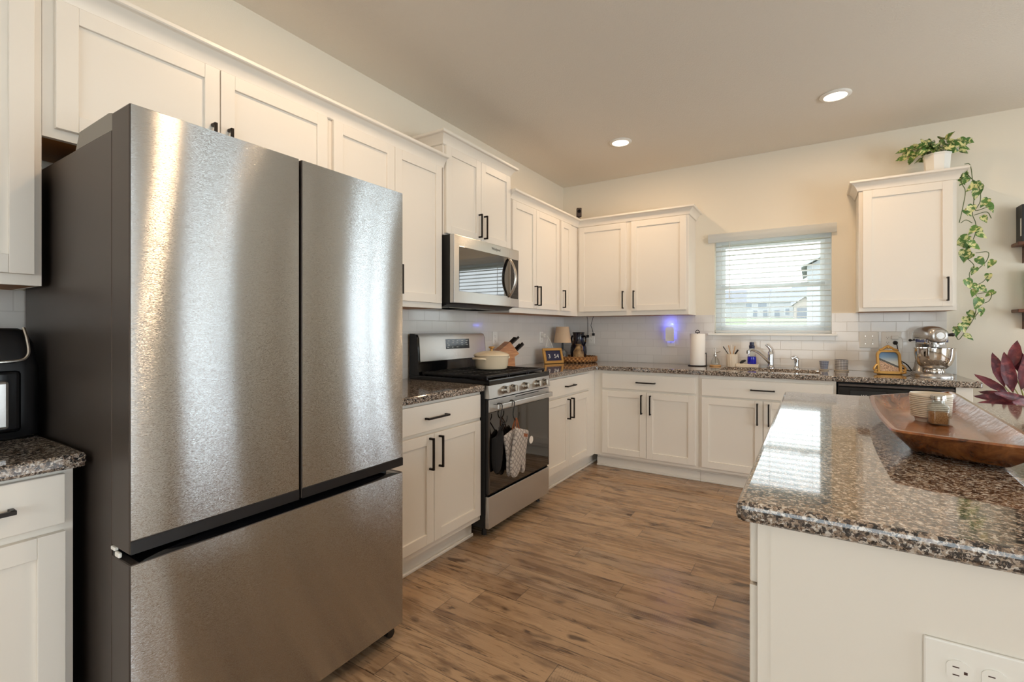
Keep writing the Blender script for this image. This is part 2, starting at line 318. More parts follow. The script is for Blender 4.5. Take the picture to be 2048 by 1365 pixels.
class B:
    def __init__(s, xf=None): s.bm = bmesh.new(); s.xf = xf; s.smooth = 38
    def _add(s, verts, faces):
        vs = [s.bm.verts.new(v) for v in verts]; fs = []
        for f in faces:
            try: fs.append(s.bm.faces.new([vs[i] for i in f]))
            except ValueError: pass
        return vs, fs
    def box(s, x0, x1, y0, y1, z0, z1, b=0.0, seg=2):
        x0, x1 = min(x0, x1), max(x0, x1); y0, y1 = min(y0, y1), max(y0, y1); z0, z1 = min(z0, z1), max(z0, z1)
        vs, fs = s._add([(x, y, z) for z in (z0, z1) for y in (y0, y1) for x in (x0, x1)],
               [(0, 2, 3, 1), (4, 5, 7, 6), (0, 1, 5, 4), (2, 6, 7, 3), (0, 4, 6, 2), (1, 3, 7, 5)])
        if b > 0:
            es = list({e for f in fs for e in f.edges})
            r = bmesh.ops.bevel(s.bm, geom=es, offset=b, segments=seg, affect='EDGES', profile=0.5)
            fs = [f for f in fs if f.is_valid]+r['faces']
        for f in fs:
            for e in f.edges: e.seam = True
        return s
    def loft(s, rings, cap=True, closed=True):
        n = len(rings[0]); V = [p for r in rings for p in r]; F = []
        for k in range(len(rings)-1):
            for i in range(n if closed else n-1):
                j = (i+1) % n; F.append((k*n+i, k*n+j, (k+1)*n+j, (k+1)*n+i))
        if cap: F.append(tuple(range(n-1, -1, -1))); F.append(tuple((len(rings)-1)*n+i for i in range(n)))
        s._add(V, F); return s
    def lathe(s, cx, cy, prof, n=36, cap=True):
        rings = [[(cx+max(r, 1e-4)*math.cos(2*PI*i/n), cy+max(r, 1e-4)*math.sin(2*PI*i/n), z) for i in range(n)] for r, z in prof]
        return s.loft(rings, cap)
    def cyl(s, p, q, r, r2=None, n=20):
        return s.tube([p, q], r, n, [r, r if r2 is None else r2])
    def tube(s, pts, r=0.01, n=8, radii=None, cap=True):
        P = [Vector(p) for p in pts]; rings = []; N = None
        for i, p in enumerate(P):
            t = (P[min(i+1, len(P)-1)]-P[max(i-1, 0)]).normalized()
            if N is None: N = t.orthogonal().normalized()
            else:
                N = N - t*N.dot(t); N = N.normalized() if N.length > 1e-6 else t.orthogonal().normalized()
            bn = t.cross(N); rr = radii[i] if radii else r
            rings.append([tuple(p+(N*math.cos(2*PI*k/n)+bn*math.sin(2*PI*k/n))*rr) for k in range(n)])
        return s.loft(rings, cap)
    def prism(s, poly, fn, t0, t1):
        return s.loft([[fn(a, b, t0) for a, b in poly], [fn(a, b, t1) for a, b in poly]])
    def ball(s, c, r, n=16, m=10, zlo=-1.0, zhi=1.0):
        r = (r, r, r) if not hasattr(r, '__len__') else r; a0, a1 = math.asin(zlo), math.asin(zhi); rings = []
        for k in range(m+1):
            a = a0+(a1-a0)*k/m; cr = max(math.cos(a), 1e-3)
            rings.append([(c[0]+r[0]*cr*math.cos(2*PI*i/n), c[1]+r[1]*cr*math.sin(2*PI*i/n), c[2]+r[2]*math.sin(a)) for i in range(n)])
        return s.loft(rings)
    def grid(s, fn, nu, nv):
        V = [fn(i/nu, j/nv) for j in range(nv+1) for i in range(nu+1)]
        F = [(j*(nu+1)+i, j*(nu+1)+i+1, (j+1)*(nu+1)+i+1, (j+1)*(nu+1)+i) for j in range(nv) for i in range(nu)]
        s._add(V, F); return s
    def text(s, body, size, M, depth=0.0006, align='CENTER', bold=0.0):
        c = bpy.data.curves.new('lettering', 'FONT'); c.body = body; c.size = size; c.align_x = align; c.align_y = 'CENTER'
        c.extrude = depth; c.offset = bold
        o = bpy.data.objects.new('lettering', c); COL.objects.link(o); dg = bpy.context.evaluated_depsgraph_get(); dg.update()
        me = bpy.data.meshes.new_from_object(o.evaluated_get(dg)); me.transform(M); s.bm.from_mesh(me)
        bpy.data.objects.remove(o); bpy.data.curves.remove(c); bpy.data.meshes.remove(me); return s
    def o(s, name, m, parent=None, origin=None, recalc=True):
        if s.xf is not None: s.bm.transform(s.xf)
        if recalc: bmesh.ops.recalc_face_normals(s.bm, faces=s.bm.faces)
        th = math.radians(s.smooth)
        for e in s.bm.edges:
            e.smooth = not (e.seam or len(e.link_faces) != 2 or e.calc_face_angle(0) > th); e.seam = False
        for f in s.bm.faces: f.smooth = any(e.smooth for e in f.edges)
        me = bpy.data.meshes.new(name); s.bm.to_mesh(me); s.bm.free()
        me.materials.append(MATS[m]); ob = bpy.data.objects.new(name, me); COL.objects.link(ob)
        if parent is not None:
            r = parent
            while r.parent: r = r.parent
            me.transform(Matrix.Translation(-r.location)); ob.parent = parent
        else:
            if origin is None:
                xs = [v.co for v in me.vertices]
                lo = [min(v[i] for v in xs) for i in range(3)]; hi = [max(v[i] for v in xs) for i in range(3)]
                origin = ((lo[0]+hi[0])/2, (lo[1]+hi[1])/2, lo[2])
            me.transform(Matrix.Translation(-Vector(origin))); ob.location = origin
        return ob

def thing(name, label, cat, loc, group=None):
    o = bpy.data.objects.new(name, None); COL.objects.link(o); o.location = loc; o.empty_display_size = 0.05
    o['label'] = label; o['category'] = cat
    if group: o['group'] = group
    return o
def tag(o, label, cat, group=None, kind=None):
    o['label'] = label; o['category'] = cat
    if group: o['group'] = group
    if kind: o['kind'] = kind
    return o
def struct(o, label=None, cat=None):
    o['kind'] = 'structure'
    if label: o['label'] = label
    if cat: o['category'] = cat
    return o
def rotz(a, loc=(0, 0, 0)): return Matrix.Translation(loc) @ Matrix.Rotation(a, 4, 'Z')
# ------------------------------------------------------------------ room shell
H = 2.7745; XR = 6.5; YF = -7.5; T = 0.14
struct(B().box(-T, XR+T, YF-T, T, -0.05, 0.0).o('floor', 'floor_planks', origin=(0, 0, 0)), 'brown wood plank floor of the kitchen')
struct(B().box(-T, XR+T, YF-T, T, H, H+0.06).o('ceiling', 'ceiling_paint', origin=(0, 0, H)), 'off-white textured ceiling with recessed lights')
WX0, WX1, WZ0, WZ1 = 1.528, 2.416, 1.205, 2.06
DX0, DX1, DZ1 = 4.26, 5.58, 2.05
b = B(); b.box(-T, WX0, 0, T, 0, H).box(WX0, WX1, 0, T, 0, WZ0).box(WX0, WX1, 0, T, WZ1, H).box(WX1, DX0, 0, T, 0, H).box(DX0, DX1, 0, T, DZ1, H).box(DX1, XR+T, 0, T, 0, H)
struct(b.o('wall_back', 'wall_paint', origin=(0, 0, 0)), 'cream wall with the window over the sink')
struct(B().box(-T, 0, YF, 0, 0, H).o('wall_left', 'wall_paint', origin=(0, 0, 0)), 'cream wall behind the fridge and range')
b = B(); x0, x1 = XR, XR+T
for y0, y1, z0, z1 in ((YF, -5.25, 0, H), (-5.25, -2.50, 0, 0.2), (-5.25, -2.50, 2.15, H), (-2.50, -1.88, 0, H), (-1.88, -0.94, 0, 0.9), (-1.88, -0.94, 2.1, H), (-0.94, 0, 0, H)):
    b.box(x0, x1, y0, y1, z0, z1)
struct(b.o('wall_right', 'wall_paint', origin=(XR, 0, 0)), 'cream wall of the dining side')
b = B()
for xa, xb, z0, z1 in ((-T, 0.9, 0, H), (0.9, 4.3, 0, 0.5), (0.9, 4.3, 2.3, H), (4.3, XR+T, 0, H)): b.box(xa, xb, YF-T, YF, z0, z1)
struct(b.o('wall_front', 'wall_paint', origin=(0, YF, 0)), 'cream wall behind the viewer')

def window(name, fx, x0, x1, z0, z1, mid=None, label=None, fw=0.045, sash=0.032):
    # fx maps (u, depth, z) to world
    def fb(b, u0, u1, d0, d1, za, zb):
        p, q = fx(u0, d0, za), fx(u1, d1, zb); b.box(p[0], q[0], p[1], q[1], p[2], q[2], 0.003)
    def ring(b, u0, u1, za, zb, w, d0, d1):
        fb(b, u0, u0+w, d0, d1, za, zb); fb(b, u1-w, u1, d0, d1, za, zb); fb(b, u0+w, u1-w, d0, d1, za, za+w); fb(b, u0+w, u1-w, d0, d1, zb-w, zb)
    b = B(); ring(b, x0, x1, z0, z1, fw, 0.075, 0.135); w = b.o(name, 'vinyl_white'); struct(w, label)
    parts = [(z0+fw, z1-fw, 0.10)] if mid is None else [(mid-0.005, z1-fw, 0.108), (z0+fw, mid+0.03, 0.086)]
    for za, zb, d in parts:
        b = B(); ring(b, x0+fw, x1-fw, za, zb, sash, d, d+0.02); s = b.o('sash', 'vinyl_white', w)
        b = B(); fb(b, x0+fw+sash, x1-fw-sash, d+0.008, d+0.012, za+sash, zb-sash); b.o('pane', 'window_glass', s)
    return w
WB = lambda u, d, z: (u, d, z)
w1 = window('window_1', WB, WX0, WX1, WZ0, WZ1, 1.612, 'white double-hung window over the kitchen sink')
B().box(2.20, 2.26, 0.07, 0.086, 1.628, 1.645, 0.003).o('sash_lock', 'vinyl_white', w1)
dr = window('door_1', WB, DX0, DX1, 0.0, DZ1, None, 'glass patio door of the dining side', 0.05, 0.06)
B().box(4.81, 4.89, 0.09, 0.125, 0.06, DZ1-0.06, 0.004).o('mullion', 'vinyl_white', dr)
WR = lambda u, d, z: (XR+d, u, z)
window('window_2', WR, -1.88, -0.94, 0.9, 2.1, 1.5, 'narrow dining window')
window('window_3', WR, -5.25, -2.50, 0.2, 2.15, None, 'wide dining window')
WF = lambda u, d, z: (u, YF-d, z)
window('added_rear_window', WF, 0.9, 4.3, 0.5, 2.3, 1.4, 'unseen window added behind the viewer for fill light')  # made-up opening out of view, put in to carry the rear fill
b = B(); b.box(1.476, 2.454, -0.042, 0.0, 1.187, 1.205, 0.004).box(WX0, WX1, 0.0, 0.075, 1.187, 1.206, 0.002)
struct(b.o('trim_1', 'trim_paint'), 'white sill board under the kitchen window')
# tile backsplash
b = B(); b.box(0.008, WX0, -0.008, 0, 0.914, 1.372).box(WX0, WX1, -0.008, 0, 0.914, 1.187).box(WX1, 3.117, -0.008, 0, 0.914, 1.372)
struct(b.o('trim_2', 'tile_back', origin=(0, 0, 0.914)), 'white subway tile backsplash under the window')
struct(B().box(0, 0.008, -3.25, 0, 0.90, 1.40).o('trim_3', 'tile_left', origin=(0, 0, 0.914)), 'white subway tile backsplash behind the range')
struct(B().box(0, 0.008, -4.95, -4.172, 0.90, 1.372).o('trim_4', 'tile_left', origin=(0, 0, 0.914)), 'white subway tile backsplash left of the fridge')
struct(B().box(3.15, DX0-0.06, -0.014, 0, 0, 0.11, 0.003).o('baseboard_back', 'trim_paint'), 'white baseboard right of the counter')
struct(B().box(XR-0.014, XR, YF, 0, 0, 0.11, 0.003).o('baseboard_right', 'trim_paint'), 'white baseboard on the dining wall')

# ------------------------------------------------------------------ window blind
t = thing('window_blind', 'white horizontal slat blind lowered inside the window over the sink', 'blind', (1.972, 0.03, 1.21))
b = B(); ns = 18
for k in range(ns):
    z = 1.262+k*0.0432
    def slat(u, v, z=z):
        d = 0.004+0.05*v; return (1.534+0.876*u, d, z+0.0035*(1-(2*v-1)**2)-0.003*(v-0.5))
    b.grid(slat, 1, 4)
    b.grid(lambda u, v, z=z: (lambda p: (p[0], p[1], p[2]-0.0030))(slat(u, v, z)), 1, 4)
    for v in (0.0, 1.0): b.grid(lambda u, w, v=v, z=z: (lambda p: (p[0], p[1], p[2]-0.0030*w))(slat(u, v, z)), 1, 1)
b.o('slats', 'slat_white', t)
B().box(1.532, 2.412, 0.004, 0.056, 1.212, 1.232, 0.004).o('bottom_rail', 'slat_white', t)
b = B(); b.prism([(-0.004, 2.030), (-0.030, 2.030), (-0.034, 2.036), (-0.034, 2.048), (-0.040, 2.056), (-0.040, 2.088), (-0.034, 2.096), (-0.034, 2.104), (-0.004, 2.104)], lambda a, z, u: (u, a, z), 1.478, 2.450)
b.o('valance', 'slat_white', t)
b = B()
for x in (1.66, 1.97, 2.285):
    for d in (0.003, 0.057): b.tube([(x, d, 1.225), (x, d, 2.04)], 0.0009, 5)
b.o('ladder_cords', 'slat_white', t)
b = B(); b.tube([(1.653, -0.006, 2.03), (1.653, -0.010, 1.53)], 0.0035, 6).tube([(1.653, -0.010, 1.53), (1.653, -0.010, 1.51)], 0.005, 6); b.o('wand', 'vinyl_white', t)

# ------------------------------------------------------------------ outside the window
def gz(y): return -0.4 + (y-0.3)/49.7*1.9 if y < 50 else 1.5+(y-50)/70*2.2
b = B(); ys = [0.16, 10, 25, 50, 70, 95, 130, 200]
b.loft([[(-90, y, gz(y)), (120, y, gz(y)), (120, y, gz(y)-1.5), (-90, y, gz(y)-1.5)] for y in ys])
struct(b.o('lawn', 'lawn_grass'), 'pale green lawn outside the window')
struct(B().box(-90, 60, 72, 79, gz(72)-0.2, gz(79)-0.02).o('road', 'asphalt'), 'pale street beyond the lawn')
def gable(b, x0, x1, y0, y1, ze, zr, axis='x', ov=0.4):
    if axis == 'x':
        xm = (x0+x1)/2
        b.prism([(x0-ov, ze-0.25), (xm, zr), (x1+ov, ze-0.25), (x1+ov, ze-0.05), (xm, zr+0.25), (x0-ov, ze-0.05)], lambda a, c, y: (a, y, c), y0-ov, y1+ov)
    else:
        ym = (y0+y1)/2
        b.prism([(y0-ov, ze-0.25), (ym, zr), (y1+ov, ze-0.25), (y1+ov, ze-0.05), (ym, zr+0.25), (y0-ov, ze-0.05)], lambda a, c, x: (x, a, c), x0-ov, x1+ov)
def house(label, x0, x1, y, g, ze, zr, garage, wins, stone=None, right=None):
    t = thing('house', label, 'house', ((x0+x1)/2, y+5, g), 'houses across the lawn')
    b = B(); b.box(x0, x1, y, y+10, g-1, ze); b.o('wall', 'siding', t)
    b = B(); gable(b, x0, x1, y, y+10, ze, zr, 'y'); b.o('roof', 'roof_shingle', t)
    if garage:
        ga, gb, gzt, gp = garage
        b = B(); b.box(ga, gb, y-3, y, g-1, gzt); b.prism([(ga, gzt), ((ga+gb)/2, gp), (gb, gzt)], lambda a, c, yy: (a, yy, c), y-3, y+3); b.o('garage', 'house_stone', t)
        b = B(); gable(b, ga, gb, y-3, y+4, gzt, gp, 'x', 0.5); b.o('garage_roof', 'house_trim', t)
        b = B(); b.box(ga+0.6, gb-0.6, y-3.1, y-2.9, g, g+(gzt-g)*0.75); b.o('garage_door', 'garage_dark', t)
    for wx, wz, ww, wh in wins:
        b = B(); b.box(wx-0.15, wx+ww+0.15, y-0.12, y+0.05, wz-0.15, wz+wh+0.15); f = b.o('window', 'house_trim', t)
        b = B(); b.box(wx, wx+ww, y-0.16, y-0.10, wz, wz+wh); b.o('pane', 'house_window', f)
    return t
g0 = gz(120)
house('pale two-storey house with shuttered windows, leftmost behind the blind', -19.5, -1.0, 137, g0, g0+4.9, g0+8.3, None, [(-11, g0+0.6, 1.0, 2.0), (-8.6, g0+0.6, 1.0, 2.0), (-6.0, g0+0.6, 1.2, 2.0), (-12.6, g0+3.2, 1.3, 1.3), (-9.8, g0+3.2, 2.0, 1.3)])
house('pale house with stone gabled garage seen through the middle of the blind', -1.5, 7.5, 124, g0, g0+3.4, g0+7.6, (-1.2, 3.2, g0+3.2, g0+4.9), [(-4.0+1.0, g0+1, 0.8, 1.4), (4.4, g0+0.8, 0.9, 1.9)])
t = thing('house', 'white clapboard house nearest the window, cut off at its right edge', 'house', (6.5, 56, 1.5), 'houses across the lawn')
b = B(); b.box(1.87, 14, 50, 62, 0.8, 7.4); b.prism([(1.87, 7.4), (8, 10.9), (14, 7.4)], lambda a, c, yy: (a, yy, c), 50, 62); b.o('wall', 'clapboard', t)
b = B(); gable(b, 1.87, 14, 50, 62, 7.5, 11.0, 'x', 0.5); b.o('roof', 'house_trim', t)
for wx, wz, ww, wh in ((3.2, 2.0, 0.7, 2.1), (3.3, 5.4, 0.9, 1.4)):
    b = B(); b.box(wx-0.15, wx+ww+0.15, 49.88, 50.05, wz-0.15, wz+wh+0.15); f = b.o('window', 'house_trim', t)
    b = B(); b.box(wx, wx+ww, 49.84, 49.9, wz, wz+wh); b.o('pane', 'house_window', f)

# ------------------------------------------------------------------ recessed ceiling lights
def can(x, y, label):
    t = thing('recessed_light', label, 'light', (x, y, H-0.012), 'recessed ceiling lights')
    b = B(); b.lathe(x, y, [(0.066, H), (0.088, H), (0.090, H-0.004), (0.082, H-0.010), (0.066, H-0.012), (0.064, H-0.006)], 48); b.o('trim_ring', 'trim_paint', t)
    b = B(); b.lathe(x, y, [(0.0, H-0.002), (0.064, H-0.002), (0.064, H-0.007), (0.0, H-0.007)], 40); b.o('lens', 'lens_glow', t)
    l = bpy.data.lights.new('can_lamp', 'AREA'); l.shape = 'DISK'; l.size = 0.12; l.energy = CAN_W; l.color = CAN_COL
    lo = bpy.data.objects.new('can_lamp', l); COL.objects.link(lo); lo.parent = t; lo.location = (0, 0, -0.004)
can(0.956, -0.90, 'lit round recessed light in the ceiling near the left corner')
can(2.410, -0.905, 'lit round recessed light in the ceiling above the window side')
can(0.956, -3.35, 'lit round recessed light in the ceiling in front of the fridge')
can(2.410, -3.45, 'lit round recessed light in the ceiling over the near island end')

# ------------------------------------------------------------------ cabinets
WL = lambda u, d, z: (d, u, z)
WK = lambda u, d, z: (u, -d, z)
WI = lambda u, d, z: (2.807-d, u, z)
def wb(b, Wm, u0, u1, d0, d1, z0, z1, bev=0.0):
    p, q = Wm(u0, d0, z0), Wm(u1, d1, z1); b.box(p[0], q[0], p[1], q[1], p[2], q[2], bev); return b
def shaker(Wm, u0, u1, z0, z1, d, parent, st=0.054):
    b = B(); e = 0.0015
    wb(b, Wm, u0, u0+st, d, d+0.02, z0, z1, e); wb(b, Wm, u1-st, u1, d, d+0.02, z0, z1, e)
    wb(b, Wm, u0+st, u1-st, d, d+0.02, z0, z0+st, e); wb(b, Wm, u0+st, u1-st, d, d+0.02, z1-st, z1, e)
    wb(b, Wm, u0+st-0.003, u1-st+0.003, d+0.001, d+0.010, z0+st-0.003, z1-st+0.003)
    return b.o('door', 'cabinet_paint', parent)
def pull(Wm, u, z, d, vert, parent, L=0.164):
    b = B(); s = 0.005; h = L/2
    if vert:
        for k in (-1, 1): wb(b, Wm, u-s, u+s, d, d+0.030, z+k*(h-s)-s, z+k*(h-s)+s)
        wb(b, Wm, u-s, u+s, d+0.022, d+0.032, z-h, z+h, 0.001)
    else:
        for k in (-1, 1): wb(b, Wm, u+k*(h-s)-s, u+k*(h-s)+s, d, d+0.030, z-s, z+s)
        wb(b, Wm, u-h, u+h, d+0.022, d+0.032, z-s, z+s, 0.001)
    return b.o('handle', 'handle_bronze', parent)
def upper(label, Wm, u0, u1, z0, z1, doors, dep=0.305):
    c = Wm((u0+u1)/2, dep/2, z0); t = thing('wall_cabinet', label, 'cabinet', c, 'white shaker kitchen cabinets')
    b = B(); wb(b, Wm, u0+0.001, u1-0.001, 0, dep-0.02, z0+0.014, z1)
    wb(b, Wm, u0, u0+0.004, 0, dep-0.02, z0, z1); wb(b, Wm, u1-0.004, u1, 0, dep-0.02, z0, z1); wb(b, Wm, u0, u1, dep-0.02, dep, z0, z1)
    b.o('body', 'cabinet_paint', t)
    b = B(); wb(b, Wm, u0+0.006, u1-0.006, 0.01, dep-0.021, z0+0.001, z0+0.0135); b.o('underside', 'raw_wood', t)
    for ua, ub, za, zb, hu, hz in doors:
        d = shaker(Wm, ua, ub, za, zb, dep, t)
        if hu is not None: pull(Wm, hu, hz, dep+0.02, True, d)
    return t
def base(label, Wm, u0, u1, doors, drawers, toe=True, dep=0.61):
    c = Wm((u0+u1)/2, dep/2, 0.0); t = thing('base_cabinet', label, 'cabinet', c, 'white shaker kitchen cabinets')
    b = B(); wb(b, Wm, u0, u1, 0.01, dep, 0.11, 0.876); b.o('body', 'cabinet_paint', t)
    b = B(); wb(b, Wm, u0, u1, 0.01, 0.54, 0, 0.11)
    if toe: wb(b, Wm, u0, u1, 0.54, 0.548, 0.0, 0.075, 0.002); wb(b, Wm, u0, u1, 0.548, 0.562, 0.0, 0.019, 0.005)
    b.o('toe_kick', 'cabinet_paint', t)
    for ua, ub, za, zb, hu, hz in doors:
        d = shaker(Wm, ua, ub, za, zb, dep, t)
        if hu is not None: pull(Wm, hu, hz, dep+0.02, True, d)
    for ua, ub, za, zb, hu in drawers:
        b = B(); wb(b, Wm, ua, ub, dep, dep+0.02, za, zb, 0.003); d = b.o('drawer', 'cabinet_paint', t)
        if hu is not None: pull(Wm, hu, (za+zb)/2, dep+0.02, False, d)
    return t
Z0, Z1, DZ0, DZT = 1.372, 2.286, 1.404, 2.255
HZ = 1.522
upper('white wall cabinet above the air fryer, left of the fridge', WL, -4.62, -4.204, Z0, Z1, [(-4.600, -4.223, DZ0, DZT, -4.572, HZ)])
upper('short wide white wall cabinet directly above the fridge', WL, -4.203, -3.195, 1.83, Z1, [(-4.176, -3.700, 1.859, DZT, -3.728, 1.950), (-3.696, -3.212, 1.859, DZT, -3.667, 1.950)])
upper('white wall cabinet between the fridge and the microwave', WL, -3.194, -2.362, Z0, Z1, [(-3.176, -2.779, DZ0, DZT, -2.808, HZ), (-2.776, -2.382, DZ0, DZT, -2.744, HZ)])
upper('raised two-door white wall cabinet directly above the microwave', WL, -2.352, -1.576, 1.842, 2.436, [(-2.339, -1.965, 1.852, 2.41, -1.992, 1.957), (-1.962, -1.580, 1.852, 2.41, -1.928, 1.957)])
upper('two-door white wall cabinet right of the microwave', WL, -1.569, -0.727, Z0, Z1, [(-1.547, -1.178, DZ0+0.01, 2.245, -1.205, HZ), (-1.174, -0.746, DZ0+0.01, 2.245, -1.143, HZ)])
upper('narrow-doored white wall cabinet in the room corner', WL, -0.726, -0.009, Z0, Z1, [(-0.705, -0.489, DZ0+0.01, 2.245, -0.676, HZ)])
upper('two-door white wall cabinet left of the window', WK, 0.307, 1.365, Z0, Z1, [(0.330, 0.807, DZ0+0.01, 2.245, 0.780, HZ-0.004), (0.855, 1.347, DZ0+0.01, 2.245, 0.884, HZ-0.004)])
upper('single-door white wall cabinet right of the window under the trailing plant', WK, 2.574, 3.115, Z0, Z1, [(2.597, 3.092, DZ0-0.004, DZT+0.004, 3.064, HZ-0.004)])

def crown(label, path, z, up=0.072, out=0.056):
    # moulding profile swept along a plan path with mitred corners (outward = right-hand side of travel)
    P = [Vector((x, y)) for x, y in path]; prof = [(0.0005, 0.0), (0.005, 0.0), (0.010, 0.004), (0.012, 0.012), (0.018, 0.026), (0.028, 0.042), (0.040, 0.053), (out-0.004, up-0.016), (out, up-0.012), (out, up), (0.0005, up)]
    rings = []
    for i, p in enumerate(P):
        d0 = (P[i]-P[i-1]).normalized() if i else (P[1]-P[0]).normalized()
        d1 = (P[i+1]-P[i]).normalized() if i < len(P)-1 else d0
        n0 = Vector((d0.y, -d0.x)); n1 = Vector((d1.y, -d1.x)); m = (n0+n1).normalized(); m = m/max(m.dot(n0), 0.3)
        rings.append([(p.x+m.x*a, p.y+m.y*a, z+c) for a, c in prof])
    b = B(); b.loft(rings); b.smooth = 25
    c = P[0]; return tag(b.o('crown_molding', 'cabinet_paint'), label, 'molding', 'white crown moldings on the cabinets')
crown('long white crown molding running above the fridge', [(0.306, -4.62), (0.306, -2.354)], 2.256)
crown('short raised white crown molding above the microwave cabinet', [(0.0, -2.353), (0.306, -2.353), (0.306, -1.575), (0.0, -1.575)], 2.412)
crown('white crown molding turning the corner to the left of the window', [(0.306, -1.569), (0.306, -0.306), (1.366, -0.306), (1.366, -0.002)], 2.250)
crown('white crown molding on the cabinet under the trailing plant', [(2.573, -0.002), (2.573, -0.306), (3.116, -0.306), (3.116, -0.002)], 2.262)

BD0, BDT, WZA, WZB = 0.145, 0.704, 0.722, 0.858
HB = 0.606
base('white base cabinet under the air fryer, left of the fridge', WL, -4.62, -4.214, [(-4.60, -4.233, BD0, BDT+0.01, None, 0)], [(-4.60, -4.233, WZA+0.012, WZB+0.006, -4.412)])
base('white base cabinet between the fridge and the range', WL, -3.20, -2.372, [(-3.185, -2.800, BD0, BDT, -2.833, HB), (-2.797, -2.391, BD0, BDT, -2.760, HB)], [(-3.185, -2.391, WZA, WZB, -2.788)])
base('white corner base cabinet right of the range', WL, -1.596, -0.012, [(-1.580, -1.184, BD0, BDT, -1.216, HB), (-1.180, -0.775, BD0, BDT, -1.146, HB)], [(-1.580, -0.775, WZA, WZB, -1.182)])
base('white base cabinet left of the sink base, under the night light', WK, 0.611, 1.508, [(0.691, 1.085, BD0-0.006, BDT-0.004, 1.049, HB-0.008), (1.088, 1.483, BD0-0.006, BDT-0.004, 1.124, HB-0.008)], [(0.691, 1.483, WZA-0.002, WZB-0.008, 1.085)])
base('white base cabinet under the sink, partly behind the island', WK, 1.509, 2.425, [(1.532, 1.967, BD0-0.008, BDT-0.006, 1.931, HB-0.008), (1.971, 2.405, BD0-0.008, BDT-0.006, 2.007, HB-0.008)], [(1.532, 2.405, WZA-0.010, WZB-0.010, 1.966)])
tag(B().box(3.052, 3.132, -0.610, -0.01, 0, 0.876, 0.002).o('end_panel', 'cabinet_paint'), 'white panel closing the cabinet run right of the dishwasher', 'panel')
b1 = base('white island base cabinet at the end nearest the viewer', WI, -3.634, -2.70, [(-3.628, -3.172, BD0, 0.742, -3.205, HB), (-3.168, -2.72, BD0, 0.742, -3.135, HB)], [(-3.628, -2.72, 0.748, 0.869, -3.17)])
base('white island base cabinet at the end facing the sink', WI, -2.699, -1.83, [(-2.68, -2.27, BD0, 0.742, -2.30, HB), (-2.266, -1.85, BD0, 0.742, -2.235, HB)], [(-2.68, -1.85, 0.748, 0.869, -2.265)])
tag(B().box(2.192, 2.86, -3.648, -3.635, 0.0, 0.876, 0.001).box(2.214, 2.86, -3.6492, -3.648, 0.0, 0.876).o('end_panel', 'cabinet_paint'), 'smooth white end panel of the island with the outlet', 'panel')
tag(B().box(2.81, 2.86, -3.634, -1.83, 0.0, 0.876).o('back_panel', 'cabinet_paint'), 'white back panel on the seating side of the island', 'panel')

# ------------------------------------------------------------------ granite tops
def slab(label, xs, ys, keep, z=0.914, th=0.038, bev=0.009, cat='countertop'):
    bm = bmesh.new(); V = {}
    def gv(i, j):
        if (i, j) not in V: V[i, j] = bm.verts.new((xs[i], ys[j], z-th))
        return V[i, j]
    fs = [bm.faces.new((gv(i, j), gv(i+1, j), gv(i+1, j+1), gv(i, j+1))) for i in range(len(xs)-1) for j in range(len(ys)-1) if keep((xs[i]+xs[i+1])/2, (ys[j]+ys[j+1])/2)]
    r = bmesh.ops.extrude_face_region(bm, geom=fs)
    bmesh.ops.translate(bm, verts=[g for g in r['geom'] if isinstance(g, bmesh.types.BMVert)], vec=(0, 0, th))
    bmesh.ops.recalc_face_normals(bm, faces=bm.faces)
    es = [e for e in bm.edges if len(e.link_faces) == 2 and e.calc_face_angle(0) > 0.5]
    bmesh.ops.bevel(bm, geom=es, offset=bev, segments=3, affect='EDGES', profile=0.5)
    for e in bm.edges: e.seam = True
    b = B(); b.bm.free(); b.bm = bm
    return tag(b.o('granite_countertop', 'granite', origin=(sum(xs)/len(xs), sum(ys)/len(ys), z-th)), label, cat, 'speckled granite countertops')
SX0, SX1, SY0, SY1 = 1.635, 2.332, -0.505, -0.150
slab('speckled granite countertop with the sink, turning the room corner', [0.01, 0.648, SX0, SX1, 3.17], [-1.598, -0.648, SY0, SY1, -0.010],
     lambda x, y: (x < 0.648 or y > -0.648) and not (SX0 < x < SX1 and SY0 < y < SY1))
slab('small granite countertop between the fridge and the range', [0.01, 0.648], [-3.20, -2.372], lambda x, y: True)
slab('granite countertop under the air fryer at the left edge', [0.01, 0.648], [-4.62, -4.195], lambda x, y: True)
slab('large glossy granite island top holding the wooden tray', [2.157, 3.18], [-3.674, -1.760], lambda x, y: True, bev=0.012)
# ------------------------------------------------------------------ refrigerator
FX, FY0, FY1, FZT = 0.889, -4.184, -3.276, 1.790
t = thing('refrigerator', 'large stainless steel french-door refrigerator with bottom freezer drawer', 'refrigerator', (0.45, (FY0+FY1)/2, 0))
B().box(0.03, 0.765, FY0+0.004, FY1-0.004, 0.045, 1.752, 0.004).o('body', 'fridge_side', t)
B().box(0.05, 0.70, FY0+0.03, FY1-0.03, 0.02, 0.045).o('base_plate', 'black_matte', t)
def front_skin(y0, y1, z0, z1, bulge=0.0032):
    b = B(); e = 0.0025
    def f(u, v):
        s, q = 2*u-1, 2*v-1
        return (FX-0.004+0.001+bulge*(1-s*s)*(1-0.6*q**4), y0+e+(y1-y0-2*e)*u, z0+e+(z1-z0-2*e)*v)
    b.grid(f, 40, 40); b.smooth = 60; return b
def fdoor(y0, y1, z0, z1, name):
    d = B().box(0.776, FX-0.004, y0, y1, z0, z1, 0.004).o(name, 'fridge_side', t)
    front_skin(y0, y1, z0 if name == 'freezer_drawer' else z0+0.032, z1).o('front_panel', 'steel_fridge', d); return d
YM = -3.7295
